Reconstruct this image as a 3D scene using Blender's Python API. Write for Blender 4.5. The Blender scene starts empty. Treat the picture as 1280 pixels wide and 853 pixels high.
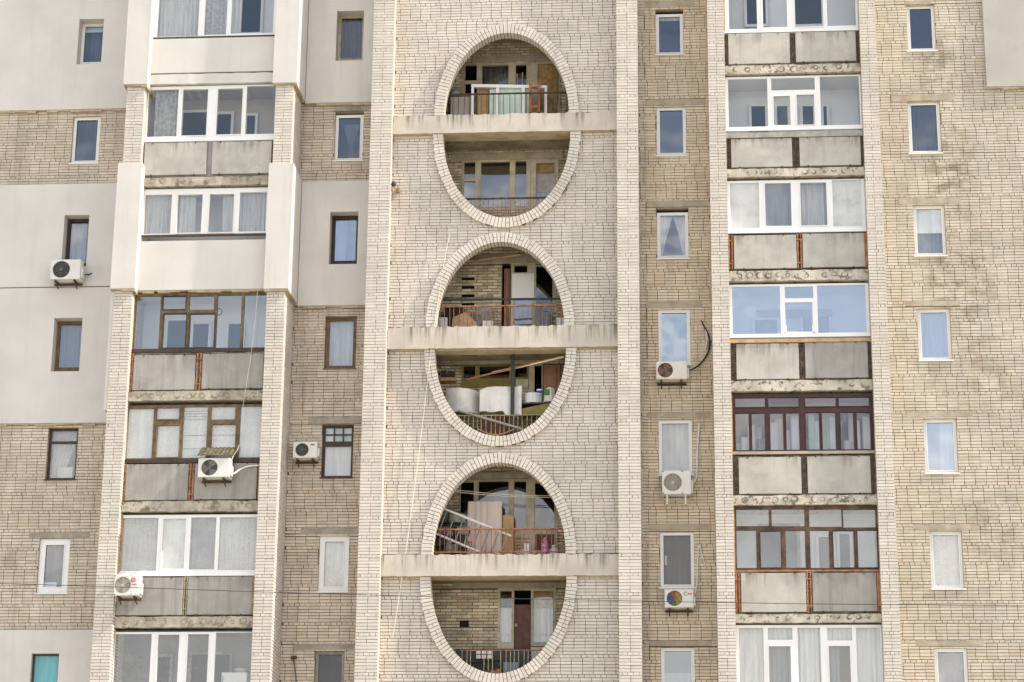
import bpy, math, random
from mathutils import Vector, Matrix, noise as mnoise
random.seed(7)
scene = bpy.context.scene
col = scene.collection
R = random.random
def U(a, b): return a + (b - a) * random.random()

# ------------------------------------------------------------------ camera
F, CX, CY_ = 2775.0, 640.0, 426.5
PITCH, YAW, ROLL, DIST, ZC = 0.28901, -0.07818, -0.00978, 51.6218, 1.6
cy_, sy_ = math.cos(YAW), math.sin(YAW)
cp_, sp_ = math.cos(PITCH), math.sin(PITCH)
cr_, sr_ = math.cos(ROLL), math.sin(ROLL)
M1 = Matrix(((cy_, -sy_, 0), (sy_, cy_, 0), (0, 0, 1)))
M2 = Matrix(((1, 0, 0), (0, cp_, sp_), (0, -sp_, cp_)))
M3 = Matrix(((cr_, 0, -sr_), (0, 1, 0), (sr_, 0, cr_)))
MC = M3 @ M2 @ M1                       # world -> (right, forward, up)
MT = MC.transposed()
CAM = Vector((0, -DIST, ZC))
def at(px, py, Y=0.0):
    """point of the facade plane Y seen at photo pixel (px, py)"""
    d = MT @ Vector(((px - CX) / F, 1.0, (CY_ - py) / F))
    t = (Y + DIST) / d.y
    p = CAM + d * t
    return p.x, p.z
cam_d = bpy.data.cameras.new('camera'); cam = bpy.data.objects.new('camera', cam_d); col.objects.link(cam)
rgt, fwd, upv = MC[0], MC[1], MC[2]
mw = Matrix(((rgt[0], upv[0], -fwd[0], CAM.x), (rgt[1], upv[1], -fwd[1], CAM.y), (rgt[2], upv[2], -fwd[2], CAM.z), (0, 0, 0, 1)))
cam.matrix_world = mw
cam_d.sensor_width = 36.0; cam_d.lens = F / 1280 * 36.0; cam_d.clip_start = 0.5; cam_d.clip_end = 3000
scene.camera = cam

# ------------------------------------------------------------------ materials
def new_mat(name):
    m = bpy.data.materials.new(name); m.use_nodes = True
    nt = m.node_tree; nt.nodes.clear()
    out = nt.nodes.new('ShaderNodeOutputMaterial')
    return m, nt, out
def N(nt, typ, **kw):
    n = nt.nodes.new(typ)
    for k, v in kw.items(): setattr(n, k, v)
    return n
def L(nt, a, b): nt.links.new(a, b)
def mixc(nt, fac, a, b, blend='MIX'):
    n = N(nt, 'ShaderNodeMix', data_type='RGBA', blend_type=blend)
    if isinstance(fac, (int, float)): n.inputs[0].default_value = fac
    else: L(nt, fac, n.inputs[0])
    for i, v in ((6, a), (7, b)):
        if isinstance(v, tuple): n.inputs[i].default_value = (*v[:3], 1)
        else: L(nt, v, n.inputs[i])
    return n.outputs[2]
def noise(nt, scale, stretch=(1, 1, 1), detail=4, rough=.55, lo=.4, hi=.6, off=(0, 0, 0)):
    g = N(nt, 'ShaderNodeNewGeometry'); mp = N(nt, 'ShaderNodeMapping')
    mp.inputs['Scale'].default_value = stretch; mp.inputs['Location'].default_value = off
    L(nt, g.outputs['Position'], mp.inputs['Vector'])
    n = N(nt, 'ShaderNodeTexNoise'); n.inputs['Scale'].default_value = scale
    n.inputs['Detail'].default_value = detail; n.inputs['Roughness'].default_value = rough
    L(nt, mp.outputs[0], n.inputs['Vector'])
    r = N(nt, 'ShaderNodeMapRange'); r.inputs[1].default_value = lo; r.inputs[2].default_value = hi
    r.interpolation_type = 'SMOOTHSTEP'
    L(nt, n.outputs['Fac'], r.inputs[0])
    return r.outputs[0]
def mathn(nt, op, a, b=None, c=None):
    n = N(nt, 'ShaderNodeMath', operation=op)
    for i, v in enumerate((a, b, c)):
        if v is None: continue
        if isinstance(v, (int, float)): n.inputs[i].default_value = v
        else: L(nt, v, n.inputs[i])
    return n.outputs[0]
def sc(c, k): return tuple(min(1, x * k) for x in c[:3])
def surf(name, base, var=.15, scale=3.0, rough=.85, bump=.0, bscale=60, island=0.0, warm=.4, streak=None, blotch=None, tops=None, spec=.3, metal=0, spot=None, blackrow=0):
    """generic weathered surface: mottling, per-piece variation, vertical streaks, blotches, dirt running from the top edge"""
    m, nt, out = new_mat(name)
    b = N(nt, 'ShaderNodeBsdfPrincipled'); L(nt, b.outputs[0], out.inputs[0])
    b.inputs['Roughness'].default_value = rough; b.inputs['Metallic'].default_value = metal
    b.inputs['Specular IOR Level'].default_value = spec
    c = mixc(nt, noise(nt, scale, lo=.3, hi=.7), sc(base, 1 - var), sc(base, 1 + var))
    if island:
        g = N(nt, 'ShaderNodeNewGeometry')
        r = N(nt, 'ShaderNodeMapRange'); r.inputs[3].default_value = 1 - island; r.inputs[4].default_value = 1 + island
        L(nt, g.outputs['Random Per Island'], r.inputs[0])
        cc = N(nt, 'ShaderNodeCombineColor')
        for i in range(3): L(nt, r.outputs[0], cc.inputs[i])
        c = mixc(nt, 1.0, c, cc.outputs[0], 'MULTIPLY')
        # a few pieces of a warmer or darker clay
        w = mathn(nt, 'FRACT', mathn(nt, 'MULTIPLY', g.outputs['Random Per Island'], 37.7))
        w2 = mathn(nt, 'GREATER_THAN', w, .86)
        c = mixc(nt, mathn(nt, 'MULTIPLY', w2, warm), c, (base[0] * .86, base[1] * .76, base[2] * .62))
    if streak:
        amt, colr, lo, hi = streak
        s = noise(nt, 1.0, (4.5, 4.5, .28), detail=5, rough=.65, lo=lo, hi=hi)
        c = mixc(nt, mathn(nt, 'MULTIPLY', s, amt), c, colr)
    if blotch:
        amt, colr, sc_, lo, hi = blotch
        s = noise(nt, sc_, (1, 1, 1), detail=6, rough=.7, lo=lo, hi=hi, off=(3.1, 7, 1.7))
        c = mixc(nt, mathn(nt, 'MULTIPLY', s, amt), c, colr)
    if tops:
        amt, colr, reach = tops
        tc = N(nt, 'ShaderNodeTexCoord'); sx = N(nt, 'ShaderNodeSeparateXYZ'); L(nt, tc.outputs['Generated'], sx.inputs[0])
        gr = N(nt, 'ShaderNodeMapRange'); gr.inputs[1].default_value = 1 - reach; gr.inputs[2].default_value = 1.0
        L(nt, sx.outputs[2], gr.inputs[0])
        s = noise(nt, 1.0, (7, 7, .5), detail=5, rough=.7, lo=.46, hi=.68, off=(9, 2, 0))
        c = mixc(nt, mathn(nt, 'MULTIPLY', mathn(nt, 'MULTIPLY', s, gr.outputs[0]), amt), c, colr)
    if spot:     # a stain with its own place on the wall: (cx, cz, rx, rz, amount, colour)
        for (px, pz, rx, rz, amt, colr) in spot:
            g = N(nt, 'ShaderNodeNewGeometry'); sx = N(nt, 'ShaderNodeSeparateXYZ'); L(nt, g.outputs['Position'], sx.inputs[0])
            dx = mathn(nt, 'DIVIDE', mathn(nt, 'SUBTRACT', sx.outputs[0], px), rx)
            dz = mathn(nt, 'DIVIDE', mathn(nt, 'SUBTRACT', sx.outputs[2], pz), rz)
            q = mathn(nt, 'SUBTRACT', 1.0, mathn(nt, 'ADD', mathn(nt, 'MULTIPLY', dx, dx), mathn(nt, 'MULTIPLY', dz, dz)))
            q = mathn(nt, 'MAXIMUM', q, 0.0)
            s = noise(nt, 1.6, (1, 1, 1.6), detail=6, rough=.7, lo=.44, hi=.62, off=(px, 3, pz))
            c = mixc(nt, mathn(nt, 'MULTIPLY', mathn(nt, 'MULTIPLY', q, s), amt), c, colr)
    L(nt, c, b.inputs['Base Color'])
    if bump:
        g = N(nt, 'ShaderNodeNewGeometry')
        n = N(nt, 'ShaderNodeTexNoise'); n.inputs['Scale'].default_value = bscale; n.inputs['Detail'].default_value = 6
        L(nt, g.outputs['Position'], n.inputs['Vector'])
        bp = N(nt, 'ShaderNodeBump'); bp.inputs['Strength'].default_value = bump; bp.inputs['Distance'].default_value = .02
        L(nt, n.outputs['Fac'], bp.inputs['Height']); L(nt, bp.outputs[0], b.inputs['Normal'])
    return m
def glass(name, refl, tint=(.91, .925, .92), wavy=.22, haze=0.0):
    m, nt, out = new_mat(name)
    tr = N(nt, 'ShaderNodeBsdfTransparent'); tr.inputs[0].default_value = (*tint, 1)
    gl = N(nt, 'ShaderNodeBsdfGlossy'); gl.inputs['Roughness'].default_value = .015
    gl.inputs['Color'].default_value = (.95, .97, 1, 1)
    g = N(nt, 'ShaderNodeNewGeometry')
    n = N(nt, 'ShaderNodeTexNoise'); n.inputs['Scale'].default_value = 1.1; n.inputs['Detail'].default_value = 1
    L(nt, g.outputs['Position'], n.inputs['Vector'])
    bp = N(nt, 'ShaderNodeBump'); bp.inputs['Strength'].default_value = wavy; bp.inputs['Distance'].default_value = .05
    L(nt, n.outputs['Fac'], bp.inputs['Height']); L(nt, bp.outputs[0], gl.inputs['Normal'])
    mx = N(nt, 'ShaderNodeMixShader'); mx.inputs[0].default_value = refl
    L(nt, tr.outputs[0], mx.inputs[1]); L(nt, gl.outputs[0], mx.inputs[2])
    res = mx.outputs[0]
    if haze:                               # dusty film on the pane
        df = N(nt, 'ShaderNodeBsdfDiffuse'); df.inputs[0].default_value = (.62, .61, .58, 1)
        m2 = N(nt, 'ShaderNodeMixShader')
        L(nt, mathn(nt, 'MULTIPLY_ADD', noise(nt, 2.2, lo=.3, hi=.7), haze * .8, haze * .5), m2.inputs[0])
        L(nt, res, m2.inputs[1]); L(nt, df.outputs[0], m2.inputs[2]); res = m2.outputs[0]
    L(nt, res, out.inputs[0])
    return m
def cloth(name, c, transl=.45, alpha=1.0, lace=0):
    m, nt, out = new_mat(name)
    d = N(nt, 'ShaderNodeBsdfDiffuse'); t = N(nt, 'ShaderNodeBsdfTranslucent')
    cc = mixc(nt, noise(nt, 2.0, (6, 6, .5), lo=.3, hi=.7), sc(c, .82), c)
    L(nt, cc, d.inputs[0]); L(nt, cc, t.inputs[0])
    mx = N(nt, 'ShaderNodeMixShader'); mx.inputs[0].default_value = transl
    L(nt, d.outputs[0], mx.inputs[1]); L(nt, t.outputs[0], mx.inputs[2])
    res = mx.outputs[0]
    if alpha < 1 or lace:
        tr = N(nt, 'ShaderNodeBsdfTransparent'); m2 = N(nt, 'ShaderNodeMixShader')
        m2.inputs[0].default_value = alpha
        if lace:
            L(nt, mathn(nt, 'MULTIPLY_ADD', noise(nt, 9, lo=.35, hi=.65), .35, alpha - .25), m2.inputs[0])
        L(nt, tr.outputs[0], m2.inputs[1]); L(nt, res, m2.inputs[2]); res = m2.outputs[0]
    L(nt, res, out.inputs[0])
    return m

WHITE = (.605, .548, .482); YEL = (.65, .545, .415); TAN = (.56, .48, .385)
M = {}
DIRT = (.25, .215, .14)
M['brick_white'] = surf('brick_white', WHITE, .06, 1.3, .9, .3, 55, island=.06, warm=.2, streak=(.30, (.42, .37, .30), .5, .75), blotch=(.40, (.40, .36, .30), .45, .45, .75))
M['brick_yellow'] = surf('brick_yellow', YEL, .09, 1.1, .9, .35, 55, island=.08, streak=(.4, (.33, .27, .18), .5, .75), blotch=(.45, (.26, .21, .13), 1.0, .56, .74),
    spot=[(*at(1172, 92), .5, 1.2, .75, DIRT), (*at(1185, 215), .8, 1.6, .8, DIRT), (*at(1200, 345), 1.0, 1.9, .75, DIRT), (*at(1225, 470), 1.4, 1.2, .5, DIRT), (*at(1240, 640), 1.2, 1.0, .45, DIRT)])
M['brick_right'] = surf('brick_right', (.54, .482, .393), .09, 1.1, .9, .35, 55, island=.07, streak=(.35, (.38, .32, .22), .5, .75), blotch=(.42, (.30, .25, .16), 1.0, .56, .74),
    spot=[(*at(1172, 92, 1.35), .55, 1.3, .9, DIRT), (*at(1187, 215, 1.35), .8, 1.7, .95, DIRT), (*at(1200, 345, 1.35), 1.1, 2.0, .9, DIRT), (*at(1225, 470, 1.35), 1.5, 1.3, .6, DIRT), (*at(1240, 660, 1.35), 1.3, 1.1, .6, DIRT)])
M['brick_tan'] = surf('brick_tan', TAN, .10, 1.1, .9, .35, 55, island=.09, streak=(.4, (.30, .25, .18), .48, .72), blotch=(.45, (.24, .20, .14), 1.0, .55, .74))
M['brick_old'] = surf('brick_old', (.60, .51, .375), .14, 1.5, .9, .4, 50, island=.26, warm=.8, blotch=(.6, (.25, .19, .11), 1.8, .5, .68))
M['mortar'] = surf('mortar', (.12, .098, .07), .3, 3, .95)
M['mortar_light'] = surf('mortar_light', (.185, .158, .122), .3, 3, .95)
M['plaster'] = surf('plaster', (.60, .565, .53), .05, .9, .9, .2, 70, streak=(.28, (.46, .43, .39), .48, .76), blotch=(.35, (.50, .47, .43), .7, .5, .74))
M['plaster_warm'] = surf('plaster_warm', (.60, .57, .53), .04, .9, .9, .2, 70, streak=(.30, (.46, .41, .34), .5, .76), blotch=(.25, (.50, .46, .40), 1.1, .52, .74))
M['plaster_grey'] = surf('plaster_grey', (.43, .40, .365), .05, 1.0, .9, .15, 80, blotch=(.35, (.34, .31, .28), 1.6, .5, .7))
M['edge'] = surf('plaster_edge', (.42, .35, .24), .2, 4, .95, .3, 50)
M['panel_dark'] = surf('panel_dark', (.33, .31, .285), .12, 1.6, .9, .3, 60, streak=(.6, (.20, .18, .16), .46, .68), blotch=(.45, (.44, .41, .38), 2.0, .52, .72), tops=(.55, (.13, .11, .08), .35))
M['panel_light'] = surf('panel_light', (.45, .42, .375), .12, 1.6, .9, .3, 60, streak=(.4, (.27, .25, .22), .5, .72), blotch=(.5, (.32, .295, .26), 1.7, .48, .68), tops=(.7, (.15, .115, .08), .4))
M['slab'] = surf('slab_concrete', (.42, .37, .295), .2, 3.0, .92, .6, 30, blotch=(.8, (.16, .13, .09), 5.5, .52, .62), tops=(.6, (.10, .08, .05), .5), streak=(.4, (.22, .19, .14), .5, .7))
M['slab_right'] = surf('slab_right', (.50, .45, .37), .2, 3.0, .92, .6, 30, blotch=(.85, (.12, .10, .075), 6.5, .53, .62), tops=(.9, (.08, .065, .045), .5))
M['foam'] = surf('foam', (.50, .25, .08), .3, 9, .95, .4, 30)
M['core_ring'] = surf('core_plug', (.24, .205, .16), .3, 6, .92, .6, 40, blotch=(.8, (.10, .08, .06), 9, .46, .6))
M['beam'] = surf('beam_concrete', (.52, .465, .395), .09, 1.6, .9, .3, 50, streak=(.4, (.36, .31, .25), .52, .7), tops=(1.0, (.12, .10, .07), .9), blotch=(.3, (.40, .35, .28), 2, .55, .7))
M['lintel'] = surf('lintel_concrete', (.40, .345, .265), .15, 3, .92, .4, 50, streak=(.4, (.25, .21, .15), .48, .7))
M['lintel_grey'] = surf('lintel_grey', (.33, .295, .245), .18, 3, .92, .4, 50, streak=(.4, (.2, .17, .13), .48, .7))
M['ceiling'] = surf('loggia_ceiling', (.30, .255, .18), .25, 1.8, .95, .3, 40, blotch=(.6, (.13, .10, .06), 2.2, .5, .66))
M['soffit'] = surf('soffit', (.46, .38, .25), .15, 3, .95, .3, 50)
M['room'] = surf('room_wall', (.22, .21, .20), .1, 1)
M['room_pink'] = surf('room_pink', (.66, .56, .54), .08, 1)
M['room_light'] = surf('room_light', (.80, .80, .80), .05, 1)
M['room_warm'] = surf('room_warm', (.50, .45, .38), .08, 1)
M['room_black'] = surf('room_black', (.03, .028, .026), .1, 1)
M['white'] = surf('white_pvc', (.78, .77, .75), .02, 2, .45, spec=.4, blotch=(.15, (.55, .52, .47), 3, .55, .75))
M['brown'] = surf('brown_wood', (.17, .105, .055), .3, 6, .6, .2, 40)
M['dark'] = surf('dark_wood', (.055, .038, .03), .25, 6, .55, .2, 40)
M['golden'] = surf('golden_wood', (.15, .105, .055), .3, 6, .7, .3, 40, blotch=(.6, (.09, .065, .04), 5, .5, .62))
M['mahogany'] = surf('mahogany', (.062, .026, .025), .2, 5, .5, .1, 40)
M['weathered'] = surf('weathered_wood', (.12, .068, .042), .35, 6, .75, .3, 40, blotch=(.75, (.05, .035, .028), 3.2, .45, .6))
M['beige'] = surf('beige_paint', (.47, .42, .31), .15, 5, .7, .2, 40)
M['glass'] = glass('window_glass', .20)
M['glass_clear'] = glass('clear_glass', .11)
M['glass_mirror'] = glass('reflective_glass', .42, (.7, .78, .84))
M['glass_dusty'] = glass('dusty_glass', .13, haze=.30)
M['glass_old'] = glass('old_glass', .14, wavy=.3, haze=.10)
M['sheer'] = cloth('sheer_curtain', (.86, .85, .84), .35, .78)
M['curtain'] = cloth('curtain_white', (.88, .865, .84), .3)
M['curtain_grey'] = cloth('curtain_grey', (.46, .47, .50), .4, .8)
M['curtain_dim'] = cloth('curtain_dim', (.16, .17, .20), .4, .85)
M['glass_dark'] = glass('dark_glass', .15, (.75, .8, .86))
M['glass_faint'] = glass('faint_glass', .05)
M['lace'] = cloth('lace_curtain', (.70, .68, .66), .4, .85, lace=1)
M['blind'] = cloth('blind_white', (.90, .885, .855), .12)
M['blind_blue'] = cloth('blind_turquoise', (.16, .58, .64), .1)
M['screen'] = cloth('insect_screen', (.20, .18, .165), .2, .88)
M['rust'] = surf('rusty_rail', (.40, .185, .09), .35, 8, .85, .3, 40, blotch=(.5, (.12, .055, .03), 6, .5, .62))
M['rust_dark'] = surf('rusty_dark', (.085, .06, .042), .3, 8, .85, .3, 40)
M['rust_yellow'] = surf('yellow_rail', (.42, .36, .22), .3, 8, .8, .2, 40, blotch=(.5, (.2, .1, .05), 6, .5, .62))
M['rail_brown'] = surf('rail_brown', (.15, .07, .05), .3, 8, .8, .2, 40)
M['infill'] = surf('gap_infill', (.15, .12, .09), .4, 6, .9, .3, 40, blotch=(.8, (.38, .33, .26), 8, .48, .58))
M['core_left'] = surf('core_left', (.31, .27, .21), .3, 6, .92, .6, 40, blotch=(.7, (.14, .11, .08), 9, .5, .62))
M['ac_white'] = surf('ac_white', (.66, .64, .60), .03, 3, .5, spec=.4, blotch=(.25, (.52, .47, .38), 4, .55, .72))
M['ac_beige'] = surf('ac_beige', (.66, .62, .54), .04, 3, .5, spec=.4, blotch=(.25, (.5, .44, .34), 4, .55, .72))
M['fan_dark'] = surf('fan_dark', (.045, .043, .04), .2, 9, .6)
M['fan_grey'] = surf('fan_grey', (.24, .22, .18), .2, 9, .6)
M['grille'] = surf('fan_grille', (.12, .115, .105), .2, 9, .5)
M['grille_beige'] = surf('grille_beige', (.46, .42, .34), .1, 9, .5)
M['black'] = surf('black_rubber', (.02, .017, .015), .2, 6, .6)
M['steel'] = surf('galvanised', (.34, .32, .28), .2, 6, .6, metal=.2)
M['tube_white'] = surf('white_sleeve', (.70, .66, .60), .1, 6, .6)
M['red_logo'] = surf('red_logo', (.55, .10, .14), .05, 9, .5)
M['ink'] = surf('ink', (.05, .05, .06), .05, 9, .5)
M['wood'] = surf('raw_wood', (.46, .31, .17), .2, 6, .8, .2, 40)
M['wood_dark'] = surf('old_wood', (.22, .13, .07), .3, 6, .8, .2, 40)
M['cardboard'] = surf('cardboard', (.40, .26, .13), .12, 4, .9)
M['fibreboard'] = surf('fibreboard', (.33, .22, .095), .3, 9, .9, .3, 40)
M['enamel'] = surf('enamel', (.66, .65, .66), .05, 5, .3, spec=.5, streak=(.4, (.25, .23, .24), .5, .7))
M['sheet_white'] = surf('white_sheet', (.71, .68, .64), .08, 2, .7, .15, 20, blotch=(.5, (.42, .40, .37), 2.4, .48, .68), streak=(.4, (.40, .38, .35), .5, .7))
M['mint'] = surf('mint_paint', (.50, .62, .55), .06, 4, .7)
M['olive'] = surf('olive_board', (.23, .185, .065), .2, 3, .9)
M['terracotta'] = surf('terracotta', (.36, .14, .065), .2, 5, .8)
M['cloth_pink'] = cloth('pink_cloth', (.80, .68, .61), .2)
M['cloth_reflection_blue'] = cloth('blue_cloth_reflection', (.30, .34, .38), .2)
M['floral'] = surf('floral_bag', (.42, .10, .20), .5, 22, .8, blotch=(.8, (.72, .62, .64), 26, .5, .56))
M['door_brown'] = surf('door_brown', (.13, .055, .04), .2, 4, .6, streak=(.4, (.06, .03, .025), .5, .7))
M['door_red'] = surf('door_red', (.30, .155, .10), .15, 4, .6)
M['grey_junk'] = surf('grey_junk', (.25, .24, .23), .3, 6, .8)
M['moss'] = surf('mossy_sheet', (.085, .075, .035), .5, 9, .95, .5, 30, blotch=(.5, (.24, .22, .15), 12, .52, .6))
M['rope'] = surf('rope', (.72, .66, .54), .1, 9, .9)
M['leaf'] = surf('leaf', (.06, .10, .04), .3, 9, .7)
M['yellow_c'] = surf('yellow_blade', (.60, .42, .03), .1, 9, .5)
M['blue_c'] = surf('blue_blade', (.03, .08, .35), .1, 9, .5)
M['red_c'] = surf('red_blade', (.50, .06, .03), .1, 9, .5)
M['green_c'] = surf('green_blade', (.05, .20, .05), .1, 9, .5)

# ------------------------------------------------------------------ mesh builder
class MB:
    def __init__(s): s.v = []; s.f = []; s.m = []; s.mats = []; s.cur = 0
    def use(s, mat):
        if mat not in s.mats: s.mats.append(mat)
        s.cur = s.mats.index(mat); return s
    def face(s, pts):
        b = len(s.v); s.v.extend(pts); s.f.append(tuple(range(b, b + len(pts)))); s.m.append(s.cur)
    def poly(s, verts, faces):
        b = len(s.v); s.v.extend(verts)
        for f in faces: s.f.append(tuple(i + b for i in f)); s.m.append(s.cur)
    def box(s, x0, x1, y0, y1, z0, z1, bev=0.0):
        if x1 < x0: x0, x1 = x1, x0
        if z1 < z0: z0, z1 = z1, z0
        if bev <= 0:
            s.poly([(x0, y0, z0), (x1, y0, z0), (x1, y1, z0), (x0, y1, z0), (x0, y0, z1), (x1, y0, z1), (x1, y1, z1), (x0, y1, z1)],
                   [(0, 1, 5, 4), (1, 2, 6, 5), (2, 3, 7, 6), (3, 0, 4, 7), (4, 5, 6, 7), (3, 2, 1, 0)])
        else:                               # chamfered front
            e = bev
            s.poly([(x0, y0 + e, z0), (x1, y0 + e, z0), (x1, y0 + e, z1), (x0, y0 + e, z1),
                    (x0 + e, y0, z0 + e), (x1 - e, y0, z0 + e), (x1 - e, y0, z1 - e), (x0 + e, y0, z1 - e),
                    (x0, y1, z0), (x1, y1, z0), (x1, y1, z1), (x0, y1, z1)],
                   [(4, 5, 6, 7), (0, 1, 5, 4), (1, 2, 6, 5), (2, 3, 7, 6), (3, 0, 4, 7), (0, 8, 9, 1), (1, 9, 10, 2), (2, 10, 11, 3), (3, 11, 8, 0), (11, 10, 9, 8)])
    def tube(s, pts, r, n=6, cap=True):
        pts = [Vector(p) for p in pts]; rings = []
        for i, p in enumerate(pts):
            t = (pts[min(i + 1, len(pts) - 1)] - pts[max(i - 1, 0)]).normalized()
            a = t.orthogonal().normalized() if abs(t.z) > .9 else t.cross(Vector((0, 0, 1))).normalized()
            b = t.cross(a)
            rr = r[i] if isinstance(r, (list, tuple)) else r
            rings.append([tuple(p + (a * math.cos(2 * math.pi * k / n) + b * math.sin(2 * math.pi * k / n)) * rr) for k in range(n)])
        vs = [v for ring in rings for v in ring]; fs = []
        for i in range(len(pts) - 1):
            for k in range(n):
                k2 = (k + 1) % n; fs.append((i * n + k, i * n + k2, (i + 1) * n + k2, (i + 1) * n + k))
        if cap: fs.append(tuple(range(n))[::-1]); fs.append(tuple((len(pts) - 1) * n + k for k in range(n)))
        s.poly(vs, fs)
    def disc(s, x, y, z, r, n=24, r_in=0, squash=1.0):
        if r_in <= 0:
            s.face([(x + r * math.cos(2 * math.pi * k / n), y, z + squash * r * math.sin(2 * math.pi * k / n)) for k in range(n)])
        else:
            for k in range(n):
                a, b = 2 * math.pi * k / n, 2 * math.pi * (k + 1) / n
                s.face([(x + r_in * math.cos(a), y, z + r_in * math.sin(a)), (x + r * math.cos(a), y, z + r * math.sin(a)),
                        (x + r * math.cos(b), y, z + r * math.sin(b)), (x + r_in * math.cos(b), y, z + r_in * math.sin(b))])
    def lathe(s, x, y, z, prof, n=20):
        vs = []; fs = []
        for (r, h) in prof:
            for k in range(n): vs.append((x + r * math.cos(2 * math.pi * k / n), y + r * math.sin(2 * math.pi * k / n), z + h))
        for i in range(len(prof) - 1):
            for k in range(n):
                k2 = (k + 1) % n; fs.append((i * n + k, i * n + k2, (i + 1) * n + k2, (i + 1) * n + k))
        s.poly(vs, fs)
    def build(s, name, mat=None, parent=None, smooth=False):
        me = bpy.data.meshes.new(name)
        me.from_pydata(s.v, [], s.f)
        mats = s.mats if s.mats else [mat]
        for m in mats: me.materials.append(M[m] if isinstance(m, str) else m)
        if len(mats) > 1: me.polygons.foreach_set('material_index', s.m)
        if smooth: me.polygons.foreach_set('use_smooth', [True] * len(s.f))
        me.update()
        o = bpy.data.objects.new(name, me); col.objects.link(o)
        if parent is not None:
            o.parent = parent
            off = world_loc(parent)
            me.transform(Matrix.Translation(-Vector(off)))
        return o
def world_loc(o):
    v = Vector((0, 0, 0))
    while o is not None: v = v + Vector(o.location); o = o.parent
    return v
def empty(name, loc):
    o = bpy.data.objects.new(name, None); o.location = loc; o.empty_display_size = .2; col.objects.link(o); return o
def tag(o, label=None, cat=None, group=None, kind=None):
    if label: o['label'] = label
    if cat: o['category'] = cat
    if group: o['group'] = group
    if kind: o['kind'] = kind
    return o
def centre(o):
    """move a one-mesh thing's origin to its base"""
    me = o.data; xs = [v.co for v in me.vertices]
    c = Vector(((min(v.x for v in xs) + max(v.x for v in xs)) / 2, (min(v.y for v in xs) + max(v.y for v in xs)) / 2, min(v.z for v in xs)))
    me.transform(Matrix.Translation(-c)); o.location = c
    return o

# ------------------------------------------------------------------ key lines of the facade (photo pixels -> metres)
PY, WY, CW = 0.0, 1.28, 0.38
GY = 0.30                                   # glazing plane of the side loggias
SLY = 0.20                                  # slab edge
BW = CW + 1.32                              # back wall of the arched loggias
def vx(pts, Y=0.0): return sum(at(a, b, Y)[0] for a, b in pts) / len(pts)
LP0 = vx([(157, 130), (140.5, 440), (126, 650), (110, 853)]); LP1 = vx([(178, 200), (165, 420), (147, 640), (132.4, 853)])
LR0 = vx([(344.3, 0), (335.5, 400), (315.3, 853)]); LR1 = LR0 + .455
CP0 = vx([(469.2, 0), (460.4, 300), (446.5, 680), (441.4, 853)]); CP1 = vx([(494.6, 0), (487.5, 300), (474.3, 680), (469.8, 853)])
CR0 = vx([(770.2, 0), (770.7, 220), (773, 640), (775, 853)]); CR1 = vx([(796, 0), (798, 220), (801.2, 640), (803, 853)])
RL0 = vx([(885.8, 0), (886.3, 220), (891, 440), (893.5, 640), (898.5, 853)]); RL1 = vx([(906, 0), (908, 220), (913, 430), (920, 853)])
RR0 = vx([(1073, 0), (1082, 220), (1106, 853)]); RR1 = vx([(1093.4, 0), (1101, 220), (1109.7, 430), (1120, 640), (1129, 853)])
XL, XR = -19.5, 11.0
ZB, ZT = 7.4, 31.8
def zz(px, py, Y=0.0): return at(px, py, Y)[1]

bld = empty('apartment_building', (-4, 1.35, 0))
tag(bld, 'pale brick apartment block with oval arched balconies and glazed loggias', 'building')

# ------------------------------------------------------------------ brickwork
CH = 2.8 / 36
def row_cuts(u0, u1, k, seed, fixed=None, div=None):
    if div:
        n = div * 2 if k % 6 == 0 else div; w = (u1 - u0) / n
        c = [u0 + i * w for i in range(n + 1)]
        return c if k % 6 else [u0] + [x + w * .5 for x in c[:-1]] + [u1]
    if fixed == 'running':
        rr = random.Random(seed * 31 + k); o = .13 * (k % 2) + rr.uniform(-.02, .02); n0 = math.floor((u0 - o) / .26)
        return [n0 * .26 + o + i * .26 for i in range(int((u1 - u0) / .26) + 3)]
    blk = k // 6; rr = random.Random(seed * 7919 + blk * 131 + 5)
    off = rr.choice([0, 0, .065, .13, .195]) + rr.uniform(-.012, .012) if fixed is None else fixed
    head = (k % 6 == 0)
    st = .13 if head else .26
    u = math.floor((u0 - off) / st) * st + off + (.04 if head else 0)
    cuts = []
    while u < u1 + st: cuts.append(u); u += st
    return cuts
def subtract(iv, a, b):
    out = []
    for (p, q) in iv:
        if b <= p or a >= q: out.append((p, q)); continue
        if a > p: out.append((p, a))
        if b < q: out.append((b, q))
    return out
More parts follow.
